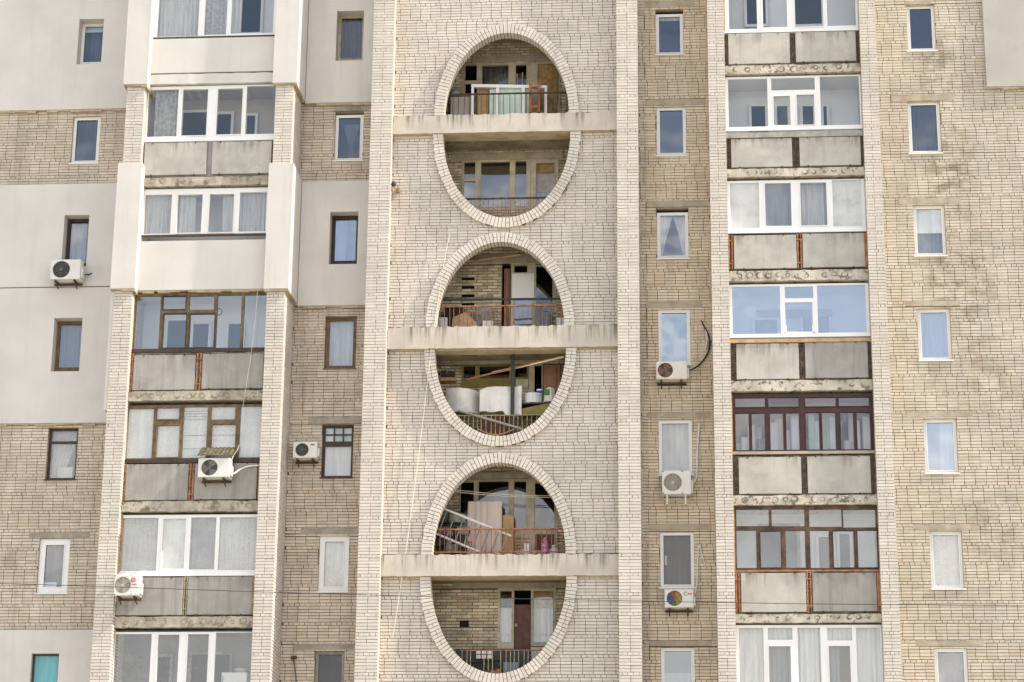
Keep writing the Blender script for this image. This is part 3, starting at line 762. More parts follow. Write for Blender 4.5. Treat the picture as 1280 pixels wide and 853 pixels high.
loggia_window('L', 236, 293.5, [(180.5, 214, 242.5, 291.5), (221.5, 252.5, 243.5, 291), (261.5, 292, 243.5, 291), (299, 332.5, 241.5, 290.5)], sash=(1, 2), curt=[(i, ('full', 'sheer')) for i in (0, 3)] + [(1, ('part', 'sheer', (0, .7, 0, 1))), (2, ('part', 'sheer', (.5, 1, 0, 1)))], sill=('rust_dark', 1.6), zfloor=FZ('L', 361), zceil=FZ('L', 234), dx=(.06, -.06), gl='glass_clear')
def gl4(w):
    q = MB(); a = at(273, 390, 1.28); q.use('ink'); q.disc(a[0], 1.285, a[1], .10, 24, .075); centre(q_o := q.build('wall_clock', None, None)); tag(q_o, 'round dark wall clock behind the window with dark brown sashes', 'clock')
loggia_window('L', 365.5, 436, [(169.5, 199, 370, 435.5), (204.5, 231.5, 370.5, 386), (204.5, 231.5, 392.5, 434), (237.5, 267, 370.5, 387), (237.5, 267, 393, 434), (271.5, 300.5, 370, 435), (305, 333, 370, 435)], fr='golden', gl='glass', sash=(1, 2, 4), sashmat='dark', sill=('dark', 4), zfloor=FZ('L', 489), zceil=FZ('L', 364.5), room='room_light', inner=[('win', (206, 398, 236, 440), 'white'), ('win', (238, 402, 264, 440), 'white'), ('win', (282, 402, 306, 440), 'white')], extra=gl4, label='balcony window with a wooden frame and dark brown sashes')
loggia_window('L', 506, 574, [(159, 190.5, 510.5, 572), (196.5, 223.5, 510, 523.5), (196.5, 223.5, 532, 571), (229, 258, 509, 572), (264.5, 293.5, 509, 524.5), (264.5, 293.5, 531.5, 572), (300, 326.5, 509, 572)], fr='golden', gl='glass_dusty', sash=(1, 2, 5), sashmat='brown', curt=[(0, ('blind', 'blind')), (1, ('blind', 'blind')), (2, ('blind', 'blind')), (3, ('slats', 'blind')), (4, ('blind', 'sheet_white')), (5, ('slats', 'blind')), (6, ('blind', 'blind'))], sill=('dark', 4.5), zfloor=FZ('L', 626), zceil=FZ('L', 505), label='balcony window with a wooden frame and white blinds')
loggia_window('L', 643.5, 716, [(149, 196.5, 647, 713.5), (203, 231.5, 648.5, 711), (237.5, 269, 647, 712), (273.5, 321, 647, 713)], sash=(1,), gl='glass_dusty', curt=[(0, ('full', 'sheer')), (1, ('blind', 'blind')), (2, ('full', 'curtain_grey')), (3, ('full', 'curtain'))], sill=('white', 4), zfloor=FZ('L', 770), zceil=FZ('L', 642), room='room_warm', foam='foam')
def gl7(w):
    rr = random.Random(5)
    for n_, (px, py, k) in enumerate( ((165, 838, 22), (205, 832, 26), (243, 830, 26), (250, 845, 18), (158, 850, 14))):
        q = MB()
        for i in range(k):
            x, z = at(px + rr.uniform(-11, 11), py + rr.uniform(-18, 14), .75); y = .75 + rr.uniform(-.12, .12)
            a = rr.uniform(0, 6.28); l = rr.uniform(.06, .13)
            q.face([(x, y, z), (x + l * math.cos(a) * .5 + .02, y - .02, z + l * math.sin(a) * .5), (x + l * math.cos(a), y, z + l * math.sin(a)), (x + l * math.cos(a) * .5 - .02, y + .02, z + l * math.sin(a) * .5)])
        o = centre(q.build('house_plant', 'leaf', None)); tag(o, 'leafy house plant behind the lowest white window of the left bay', 'plant', 'house plants behind the lowest left window')
loggia_window('L', 790, 880, [(140.5, 187.5, 792.5, 876), (196, 222.5, 793.5, 875), (233.5, 259.5, 793, 875), (268, 314.5, 791, 876)], sash=(1, 2), gl='glass_clear', zfloor=FZ('L', 925), zceil=FZ('L', 787), room='room', inner=[('win', (190, 818, 215, 880), 'grey_junk'), ('win', (235, 815, 290, 880), 'grey_junk')], extra=gl7)
# cupboard standing behind the lowest window
parapet('L', 47, 92, [], [], infill='plaster_warm'); parapet('L', 300, 361.5, [], [], infill='plaster_warm')
for (a, b) in ((47.8, 90.5), (300.6, 362)):
    coat('plaster_coat', LP1 + .072, LR0 - .072, Zb('L', b, .2), Zb('L', a, .2), .20, .30, 'plaster_warm', edge=(b > 300))
slab('L', 92, 104.5, 2, LP1 - .5, LP1 - .4, 'plaster_warm')
parapet('L', 176.6, 219.5, [(180, 258, 178, 218), (265, 339, 178, 218)], ['panel_light', 'panel_light'], infill='panel_dark', gaps=[(340, 344)])
slab('L', 220.8, 232, 9)
parapet('L', 440.2, 488, [(166.5, 243.5, 443.5, 487), (252.5, 329, 442.5, 486)], ['panel_dark', 'panel_dark'], gaps=[(161, 166), (243.5, 252.5), (329.5, 334)], bars='rust')
slab('L', 488.2, 500.5, 10)
parapet('L', 578.6, 625.5, [(157, 235, 580, 625), (243, 321, 579.5, 624.5)], ['panel_dark', 'panel_dark'], gaps=[(152, 157), (235, 243), (322, 326)], bars='rust')
slab('L', 626, 639.5, 9)
parapet('L', 720.2, 769.5, [(146, 228, 722, 769), (234.5, 315, 721, 768.5)], ['panel_dark', 'panel_dark'], gaps=[(140, 146), (228, 234.5), (315, 318)], bars='rust_yellow')
slab('L', 770.5, 784.5, 13)
# ---- right bay
loggia_window('R', -58, 38, [(910.6, 945.5, -52, 35), (953, 983, -50, 34), (993, 1028, -50, 34), (1033, 1068.5, -52, 33.5)], sash=(1, 2), gl='glass_clear', foam='foam', zfloor=FZ('R', 79.5), zceil=FZ('R', -59), inner=[('win', (930, -20, 960, 34), 'white'), ('win', (985, -20, 1030, 34), 'white')], sill=('white', 1.5), room='room_light')
loggia_window('R', 95, 159, [(910.5, 959.5, 97.5, 157.5), (964, 1018.5, 97.5, 112.5), (967, 988, 120, 156.5), (996, 1018, 119, 156.5), (1025.5, 1074.5, 96.5, 157.5)], sash=(2, 3), gl='glass_clear', zfloor=FZ('R', 209.5), zceil=FZ('R', 94), inner=[('win', (936, 130, 960, 165), 'white'), ('win', (968, 130, 988, 165), 'white'), ('win', (1000, 130, 1020, 165), 'white'), ('win', (1026, 130, 1037, 165), 'white')], sill=('white', 3.5), room='room_light')
loggia_window('R', 225, 286.5, [(913, 949, 227.5, 284.5), (956.5, 989, 229, 282.5), (1001, 1033.5, 229, 282.5), (1041, 1077.5, 226, 284)], sash=(1, 2), gl='glass_clear', curt=[(0, ('blind', 'sheet_white')), (3, ('blind', 'sheet_white')), (1, ('blind', 'curtain_grey')), (2, ('full', 'sheer'))], zfloor=FZ('R', 337), zceil=FZ('R', 224), sill=('white', 4))
def gr4(w):                                 # the tilted sash
    a, b, c, d = rect((980, 378, 1018, 418), GY, False); q = MB(); tilt = .20
    for (x0, x1, z0, z1) in ((a, b, c, c + .06), (a, b, d - .06, d), (a, a + .06, c, d), (b - .06, b, c, d)):
        f = lambda z: GY - .03 + 0 * z + tilt * (z - c) / (d - c)
        q.poly([(x0, f(z0), z0), (x1, f(z0), z0), (x1, f(z1), z1), (x0, f(z1), z1), (x0, f(z0) + .05, z0), (x1, f(z0) + .05, z0), (x1, f(z1) + .05, z1), (x0, f(z1) + .05, z1)],
               [(0, 1, 2, 3), (0, 4, 5, 1), (1, 5, 6, 2), (2, 6, 7, 3), (3, 7, 4, 0)])
    q.build('tilted_sash', 'white', w)
loggia_window('R', 355, 418, [(915.5, 975.5, 357.5, 417), (981, 1016.5, 358.5, 373), (981.5, 1016, 378, 417), (1022, 1082.5, 357.5, 416.5)], gl='glass_mirror', zfloor=FZ('R', 475), zceil=FZ('R', 354), inner=[('board', (945, 388, 1040, 397), 'grey_junk'), ('win', (940, 397, 975, 425), 'white'), ('win', (1000, 390, 1040, 425), 'white')], extra=gr4, sill=('white', 3.5), label='balcony window with a small sash tilted open')
def gr5(w):
    rr = random.Random(8)
    for i in range(26):
        px = 922 + i * 6.4 + rr.uniform(-3, 3); y0 = rr.uniform(515, 556); q = MB()
        a, b, c, d = rect((px, y0, px + rr.uniform(5, 14), 569), .8, False); q.box(a, b, .72 + rr.uniform(-.2, .15), 1.2, c, d, .02)
        m = rr.choice(['sheet_white', 'sheet_white', 'grey_junk', 'mint', 'cloth_pink', 'enamel', 'plaster']); o = centre(q.build('stored_item', m, None)); tag(o, {'sheet_white': 'white', 'grey_junk': 'grey', 'mint': 'pale green', 'cloth_pink': 'pinkish', 'enamel': 'glossy pale', 'plaster': 'light grey'}[m] + ' box stored behind the dark red balcony window', 'box', 'boxes stored behind the dark red window')
pr = [(919, 956, 497, 508.5), (960.5, 998, 497, 508.5), (1006.5, 1044.5, 497.5, 508.5), (1048.5, 1086.5, 497.5, 508.5)]
pr += [(919.5, 936, 516, 562.5), (940, 956, 516, 562.5), (963, 979, 516, 562.5), (983, 999, 516, 562.5), (1007.5, 1024, 516, 562.5), (1028, 1044.5, 516, 562.5), (1051, 1067, 516, 562.5), (1071.5, 1088, 516.5, 562.5)]
loggia_window('R', 492.5, 564.5, pr, fr='mahogany', gl='glass_clear', sash=range(12), sw=.022, zfloor=FZ('R', 618), zceil=FZ('R', 491), room='room_pink', foam='foam', extra=gr5, sill=('lintel', 3), label='dark red balcony window with clutter behind it')
pr = [(921, 960.5, 637, 657), (965, 1005, 637, 657.5), (1012, 1051.5, 637.5, 658.5), (1054.5, 1094, 638, 659.5)]
pr += [(921.5, 945, 663, 709.5), (951.5, 975.5, 664.5, 709), (983, 1006, 664, 709.5), (1013.5, 1036, 664, 710), (1042.5, 1067, 664.5, 709.5), (1073, 1096, 664, 709.5)]
loggia_window('R', 632.5, 713, pr, fr='weathered', gl='glass_old', sash=(5, 8, 9), sashmat='dark', zfloor=FZ('R', 767), zceil=FZ('R', 631.5), room='room_light', inner=[('win', (948, 655, 1000, 715), 'grey_junk'), ('win', (1020, 668, 1045, 715), 'white'), ('win', (1046, 664, 1066, 715), 'white')], sill=('rust', 1.5), foam='foam', label='weathered brown balcony window with flaking frames')
pr = [(924.5, 955, 785, 880), (960, 990.5, 785, 800), (961.5, 989, 808, 880), (998, 1026.5, 785, 880), (1034, 1065, 785, 801), (1037, 1063.5, 808, 880), (1071.5, 1101.5, 785, 880)]
loggia_window('R', 781.5, 884, pr, gl='glass_clear', sash=(2, 5), curt=[(i, ('full', 'curtain')) for i in (0, 1, 3, 4, 6)] + [(2, ('part', 'curtain_grey', (0, 1, 0, 1))), (5, ('part', 'curtain_grey', (0, .5, 0, 1)))], zfloor=FZ('R', 925), zceil=FZ('R', 780), room='room_warm')
PL = [(81, 375)]
parapet('R', 39.8, 79.2, [(910.5, 987, 41, 78.5), (994.5, 1070, 41, 77.5)], ['panel_light', 'panel_light'], gaps=[(907, 910.5), (987, 994.5), (1070.5, 1074)], bars='rust_dark')
slab('R', 80.3, 91, 11)
parapet('R', 164.5, 208.8, [(914, 990, 172.5, 208), (999.5, 1076, 172, 207.5)], ['panel_light', 'panel_light'], gaps=[(908.5, 914), (990, 999.5), (1076, 1079)], bars='rust_dark', top=('steel', 165, 171.5))
slab('R', 209.7, 220, 13)
parapet('R', 291.5, 336, [(917.5, 995.5, 293.5, 335), (1003.5, 1081, 292.5, 334.5)], ['panel_light', 'panel_light'], gaps=[(910, 917), (995.5, 1003.5), (1081, 1084)], bars='rust', infill='rust_dark')
slab('R', 337.3, 350.5, 12, None, RR0 - .6)
parapet('R', 422.5, 474, [(920.5, 998.5, 429, 473.5), (1006.5, 1085, 428.5, 473)], ['panel_light', 'panel_dark'], gaps=[(913, 920), (998.5, 1006.5), (1085.5, 1089)], bars='rust_dark', top=('wood', 423.5, 428))  # right-hand panel takes the darker concrete to stand in for pier shade
slab('R', 475, 488.5, 2, RR0 - .5, RR0 - .3)
parapet('R', 568.5, 617.8, [(923.5, 1001.5, 571.5, 617), (1009.5, 1088.5, 571, 617)], ['panel_light', 'panel_light'], gaps=[(916, 923), (1001.5, 1009.5), (1089, 1093)], bars='rust_dark')
slab('R', 618.7, 631.2, 12, None, RR0 - .55)
parapet('R', 715, 766, [(926.5, 1007.5, 716.5, 765), (1016, 1096, 716.5, 764.5)], ['panel_light', 'panel_dark'], gaps=[(919, 926), (1007.5, 1016), (1096.5, 1101)], bars='rust')  # pier shade on the right-hand panel is put into its darker colour
slab('R', 767.3, 778.5, 13)

# ------------------------------------------------------------------ middle bay: ovals of the arched loggias
XM = 630
def Zc(y, Y=CW): return zz(XM, y, Y)
SL = [(143, 166), (408, 435.5), (693, 720.5)]         # beams
FY = CW - .11                                          # face of the arch rings
OV = []                                                # (xc, zc, a, b, sign)
up = [(632, 41.5, 143, 555, 711), (629.3, 302.5, 408, 544.8, 705), (622.5, 578.5, 693, 540, 707)]
dn = [(631.5, 272, 166, 554, 713), (627, 545, 435.5, 543.5, 707.5), (621.5, 842, 720.5, 538, 708)]
for (xa, ya, yb, xl, xr) in up:
    z0 = Zc(yb, FY); b = Zc(ya, FY) - z0; X0, X1 = at(xl, yb, FY)[0], at(xr, yb, FY)[0]
    OV.append(((X0 + X1) / 2, z0, (X1 - X0) / 2, b, 1))
for (xa, ya, yb, xl, xr) in dn:
    z0 = Zc(yb, FY); b = z0 - Zc(ya, FY); X0, X1 = at(xl, yb, FY)[0], at(xr, yb, FY)[0]
    OV.append(((X0 + X1) / 2, z0, (X1 - X0) / 2, b, -1))
beams = [(CP1 - .5, CR0 + .5, Zc(b), Zc(a)) for a, b in SL]
mb = MB()
brickwork(mb, CP1, CR0, ZB, ZT, front(CW), beams, [(xc, zc, a + .11, b + .11, s) for xc, zc, a, b, s in OV], 31, 'brick_white', 'mortar_light')
mb.build('wall', None, bld)
RW, RD = .255, .36
def ring(xc, zc, a, b, sg, seed):
    rr = random.Random(seed); mb = MB()
    # arc length table
    n = 600; tt = [math.pi * i / n for i in range(n + 1)]
    P = [(xc + a * math.cos(t), zc + sg * b * math.sin(t)) for t in tt]
    S = [0]
    for i in range(n): S.append(S[-1] + math.hypot(P[i + 1][0] - P[i][0], P[i + 1][1] - P[i][1]))
    def pos(s):
        s = min(max(s, 0), S[-1]); import bisect
        i = min(n - 1, max(0, bisect.bisect(S, s) - 1)); f = (s - S[i]) / (S[i + 1] - S[i]); t = tt[i] + f * (tt[i + 1] - tt[i])
        nx, nz = math.cos(t) / a, math.sin(t) / b; l = math.hypot(nx, nz)
        return xc + a * math.cos(t), zc + sg * b * math.sin(t), nx / l, sg * nz / l
    m = 120
    mb.use('mortar')
    def pt(s, d):                           # point d outside the intrados; clipped at the springing line
        x, z, nx, nz = pos(s); zq = z + nz * d
        return x + nx * d, zq
    for i in range(m):                       # mortar core: face, soffit, back
        s0, s1 = S[-1] * i / m, S[-1] * (i + 1) / m
        A, B, C, D = pt(s0, .006), pt(s1, .006), pt(s1, RW - .008), pt(s0, RW - .008)
        Yf = FY + .014
        mb.face([(A[0], Yf, A[1]), (B[0], Yf, B[1]), (C[0], Yf, C[1]), (D[0], Yf, D[1])])
        mb.face([(A[0], Yf, A[1]), (B[0], Yf, B[1]), (B[0], FY + RD, B[1]), (A[0], FY + RD, A[1])])
        mb.face([(D[0], Yf, D[1]), (C[0], Yf, C[1]), (C[0], FY + RD, C[1]), (D[0], FY + RD, D[1])])
        mb.face([(A[0], FY + RD, A[1]), (B[0], FY + RD, B[1]), (C[0], FY + RD, C[1]), (D[0], FY + RD, D[1])])
    k = int(S[-1] / .085); st = S[-1] / k
    mb.use('brick_white')
    for i in range(k):
        s0, s1 = i * st + .008, (i + 1) * st - .008; d = rr.uniform(-.005, .005)
        o = RW + rr.uniform(-.012, .010); q = rr.uniform(-.004, .004)
        cutf = rr.choice([None, None, .5, .48, .55]) if rr.random() < .75 else None
        segs = [(q, o)] if cutf is None else [(q, o * cutf - .005), (o * cutf + .005, o)]
        for (r0, r1) in segs:
            A, B, C, D = pt(s0, r0), pt(s1, r0), pt(s1 + .003, r1), pt(s0 - .003, r1)
            y0, y1 = FY + d, FY + RD - .01
            vs = [(A[0], y0, A[1]), (B[0], y0, B[1]), (C[0], y0, C[1]), (D[0], y0, D[1]), (A[0], y1, A[1]), (B[0], y1, B[1]), (C[0], y1, C[1]), (D[0], y1, D[1])]
            mb.poly(vs, [(0, 1, 2, 3), (0, 4, 5, 1), (1, 5, 6, 2), (2, 6, 7, 3), (3, 7, 4, 0)])
    return mb.build('arch_ring', None, bld)
for i, (xc, zc, a, b, s) in enumerate(OV): ring(xc, zc, a, b, s, 40 + i)
# concrete beams under each upper half, with a broken top line
for j, (a, b) in enumerate(SL):
    Z1, Z0 = Zc(a, FY), Zc(b, FY); rr = random.Random(90 + j); mb = MB(); mb.use('beam')
    n = 60; X = [CP1 + .003 + (CR0 - CP1 - .006) * i / n for i in range(n + 1)]
    tp = [Z1 + rr.uniform(-.03, .008) for _ in X]; bt = [Z0 + rr.uniform(-.004, .008) for _ in X]
    yf = FY - .045; y1 = CW + .42
    for i in range(n):
        mb.face([(X[i], yf, bt[i]), (X[i + 1], yf, bt[i + 1]), (X[i + 1], yf, tp[i + 1]), (X[i], yf, tp[i])])
        mb.face([(X[i], yf, tp[i]), (X[i + 1], yf, tp[i + 1]), (X[i + 1], y1, tp[i + 1]), (X[i], y1, tp[i])])
        mb.use('soffit'); mb.face([(X[i], yf, bt[i]), (X[i + 1], yf, bt[i + 1]), (X[i + 1], y1, bt[i + 1]), (X[i], y1, bt[i])]); mb.use('beam')
    mb.face([(X[0], y1, Z0), (X[-1], y1, Z0), (X[-1], y1, Z1 - .03), (X[0], y1, Z1 - .03)])
    mb.build('arch_beam', None, bld)
# floors and ceilings: upper loggia floor behind each beam, lower loggia floor 2.75 m below it
LX0, LX1 = CP1 + .05, CR0 - .05
fl = []
for (a, b), (xa, ya, yb, xl, xr) in zip(SL, dn):
    zt, zb = Zc(a, FY), Zc(b, FY); zl = Zc(ya, FY) - .02
    fl.append((zt, zb, zl))
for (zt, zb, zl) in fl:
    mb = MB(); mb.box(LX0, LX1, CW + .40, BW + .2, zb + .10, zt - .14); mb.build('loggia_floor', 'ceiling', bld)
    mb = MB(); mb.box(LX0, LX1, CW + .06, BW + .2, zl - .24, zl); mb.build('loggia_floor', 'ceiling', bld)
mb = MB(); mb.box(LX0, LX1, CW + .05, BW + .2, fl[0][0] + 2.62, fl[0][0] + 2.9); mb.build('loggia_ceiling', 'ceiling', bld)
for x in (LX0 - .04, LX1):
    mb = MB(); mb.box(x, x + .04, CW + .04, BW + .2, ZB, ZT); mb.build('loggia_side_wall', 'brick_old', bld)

# back wall of the loggias with its windows and doors
bh = []
def brect(x0, y0, x1, y1, Y=BW): return rect((x0, y0, x1, y1), Y, False)
def unit(name, px, panes, fr='beige', gl='glass_clear', dep=.08, room='room_black', hole=True, Y=BW - .02):
    o = brect(*px, Y=Y)
    P = [brect(a, c, b, d, Y=Y) for (a, b, c, d) in panes]
    P = [(max(p[0], o[0] + .01), min(p[1], o[1] - .01), max(p[2], o[2] + .01), min(p[3], o[3] - .01)) for p in P]
    mb = MB(); frame_mesh(mb, o, P, Y, dep)
    for p in P: ring_box(mb, p, Y, .018, .012)
    w = mb.build(name, fr, bld)
    if gl:
        for p in P:
            pm = MB(); t = U(-.004, .004); pm.face([(p[0], Y + .03 + t, p[2]), (p[1], Y + .03 - t, p[2]), (p[1], Y + .03 - t, p[3]), (p[0], Y + .03 + t, p[3])]); pm.build('pane', gl, w)
    if hole:
        bh.append((o[0] + .01, o[1] - .01, o[2] + .01, o[3] - .01))
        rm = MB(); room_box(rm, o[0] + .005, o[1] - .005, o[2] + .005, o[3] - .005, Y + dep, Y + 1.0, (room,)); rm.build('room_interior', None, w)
    return w
def leaf(w, px, mat, Y=BW - .005, name='panel', th=.03, handle=False, raised=0):
    a, b, c, d = brect(*px, Y=Y); mb = MB(); mb.use(mat); mb.box(a, b, Y, Y + th, c, d)
    for k in range(raised):
        zc0 = c + (d - c) * (k + .12) / raised; zc1 = c + (d - c) * (k + .88) / raised
        mb.box(a + (b - a) * .2, b - (b - a) * .2, Y - .015, Y + .01, zc0, zc1, .012)
    o = mb.build(name, None, w)
    return o
# first upper loggia
w = unit('loggia_window', (579, 79.5, 662, 138), [(581.5, 596, 81.5, 101), (581.5, 596, 105, 130), (602.5, 635.5, 82, 130), (644.5, 658, 81.5, 130)], fr='beige')
curtain(('full', 'screen'), brect(602.5, 82, 633, 126), BW + .15, w)
w = unit('loggia_door', (662.5, 78, 700, 143), [(672, 698, 80.5, 142)]); leaf(w, (672.5, 81, 697, 142), 'fibreboard', name='door_leaf')
# first lower loggia
w = unit('loggia_window', (577.5, 201, 663, 263), [(580, 594, 203, 222.5), (580, 594, 227, 258), (601, 637, 203, 259), (644, 658, 202, 258)], gl='glass')
w = unit('loggia_door', (663.5, 200, 698, 282), [(670, 693, 204, 281)], gl='glass_clear'); leaf(w, (670, 204, 693, 240), 'fibreboard', Y=BW + .03, name='upper_panel'); leaf(w, (670, 240, 693, 281), 'cloth_reflection_blue', Y=BW + .06, name='lower_panel')  # blue lower panel paints the sky reflection of the door glass
# second upper loggia
w = unit('loggia_door', (627, 330, 638.5, 408), [(628, 637.5, 331, 407)], gl=None, fr='dark'); leaf(w, (630, 336, 637, 407), 'door_red', Y=BW + .10, name='door_leaf')
w = unit('loggia_door', (638.5, 329, 669, 408), [(643, 659, 332, 341), (642, 665, 374, 407)], fr='beige', gl='glass', label=None) if False else unit('loggia_door', (638.5, 329, 669, 408), [(643, 659, 332, 341), (642, 665, 374, 407)], fr='beige', gl='glass')
leaf(w, (640, 342, 667.5, 372.5), 'white', Y=BW - .045, name='upper_panel'); leaf(w, (642.5, 376, 664.5, 407), 'cloth_reflection_blue', Y=BW + .06, name='lower_panel')  # blue behind the lower glass imitates reflected sky
w['label'] = 'white balcony door with a blank upper panel'
w = unit('loggia_window', (669, 331, 695, 391), [(670, 690.5, 333, 389)], gl='glass_clear')
# second lower loggia
w = unit('loggia_window', (577.5, 456.5, 661, 484.5), [(579.5, 594, 458, 473), (599.5, 636.5, 458, 473), (644, 658.5, 457.5, 472)], fr='olive', gl='glass_clear')
leaf(w, (645, 474, 660, 484), 'beige', Y=BW - .05, name='board')
w = unit('loggia_door', (661, 455, 679, 520), [(668, 677, 457, 519)], gl=None, fr='beige')
w = unit('loggia_door', (678.5, 455, 701, 520), [(680, 700, 457, 519)], gl=None, fr='dark', hole=False); leaf(w, (679.5, 456, 700.5, 519), 'door_red', Y=BW - .06, name='door_leaf', raised=2)
# third upper loggia
w = unit('loggia_window', (574, 599.5, 661.5, 672), [(575.5, 592, 603, 662), (598, 635.5, 602, 662), (642.5, 657.5, 602, 662)], gl='glass_clear')
w = unit('loggia_door', (661.5, 598, 697, 690), [(668.5, 693, 604, 662), (668.5, 693, 668, 688)], gl='glass_clear'); leaf(w, (668, 667, 693.5, 689), 'door_brown', Y=BW - .005, name='lower_panel')
# third lower loggia
w = unit('loggia_window', (622, 735.5, 641.5, 812), [(625, 639.5, 739, 803)], gl='glass_clear'); curtain(('part', 'curtain', (0, 1, 0, .68)), brect(625, 739, 639.5, 803), BW + .1, w)
w = unit('loggia_door', (641.5, 735.5, 664.5, 815), [(642.5, 663.5, 738, 814)], gl=None); leaf(w, (642.5, 756, 662.5, 814), 'door_brown', Y=BW + .02, name='door_leaf')
mb = MB(); a, b, c, d = brect(644, 780, 646.5, 784); mb.box(a, b, BW - .04, BW + .02, c, d); mb.build('handle', 'steel', w)
w = unit('loggia_window', (664.5, 735.5, 694.5, 808), [(666.5, 691, 739, 803)], gl='glass_clear'); leaf(w, (667, 739, 690.5, 760), 'fibreboard', Y=BW + .045, name='upper_panel'); curtain(('part', 'curtain', (0, 1, 0, .68)), brect(666.5, 739, 691, 803), BW + .1, w)
bl = []
for px in ((590, 69, 690, 77.5), (564, 190.5, 704, 199.5), (590, 318, 695, 328.5), (566, 448, 661, 455.5), (580, 590, 680, 598.5), (566, 727.5, 712, 735.3)):
    a, b, c, d = brect(*px, Y=BW - .02); bh.append((a, b, c, d)); mb = MB(); mb.box(a, b, BW - .02, BW + .1, c, d, .01); mb.build('lintel', 'lintel', bld)
slots = []
for y in (347.5, 358, 368.5, 379):                    # open slots between bricks
    a, b, c, d = brect(577, y, 593, y + 3); bh.append((a, b, c, d)); slots.append((a, b, c, d))
a, b, c, d = brect(574.5, 776, 586, 784); bh.append((a, b, c, d)); slots.append((a, b, c, d))
mb = MB(); brickwork(mb, LX0, LX1, ZB, ZT, front(BW), bh, (), 61, 'brick_old', 'mortar', fixed='running', jit=.010, gap=.016)
for s in slots: room_box(mb, *s, BW, BW + .12, ('room_black',))
mb.build('loggia_back_wall', None, bld)

# ------------------------------------------------------------------ loggia railings
RY = CW + .50
def railing(xl, xr, ytop, ybot, n, mat, barmat=None, Y=RY, bot=False, missing=(), hr=.02):
    xm = (xl + xr) / 2
    A, B = at(xl, ytop, Y)[0], at(xr, ytop, Y)[0]; Z1, Z0 = zz(xm, ytop, Y), zz(xm, ybot, Y)
    mb = MB()
    for i in range(n):
        if i in missing: continue
        x = A + (B - A) * (i + .5) / n + U(-.012, .012); mb.tube([(x, Y, Z0), (x + U(-.012, .012), Y, Z1)], .0095, 5)
    if bot: mb.box(A, B, Y - .015, Y + .015, Z0, Z0 + .03)
    r = mb.build('railing', barmat or mat, bld)
    h = MB(); h.box(A, B, Y - .025, Y + .025, Z1 - hr, Z1 + hr * .8, .005); h.build('handrail', mat, r)
    return r
railing(556, 712, 117, 146, 22, 'rust_dark', 'rail_brown')
railing(575, 692, 248, 274, 21, 'rust_dark', 'rust')
railing(548, 704, 382.5, 410, 27, 'rust')
railing(560, 696, 519.5, 548, 24, 'rust_yellow', hr=.01)
railing(541, 706, 661.5, 691, 26, 'rust', bot=True)
railing(575, 690, 813, 846, 21, 'rust', 'rust_yellow', missing=(3, 4, 8), hr=.01)

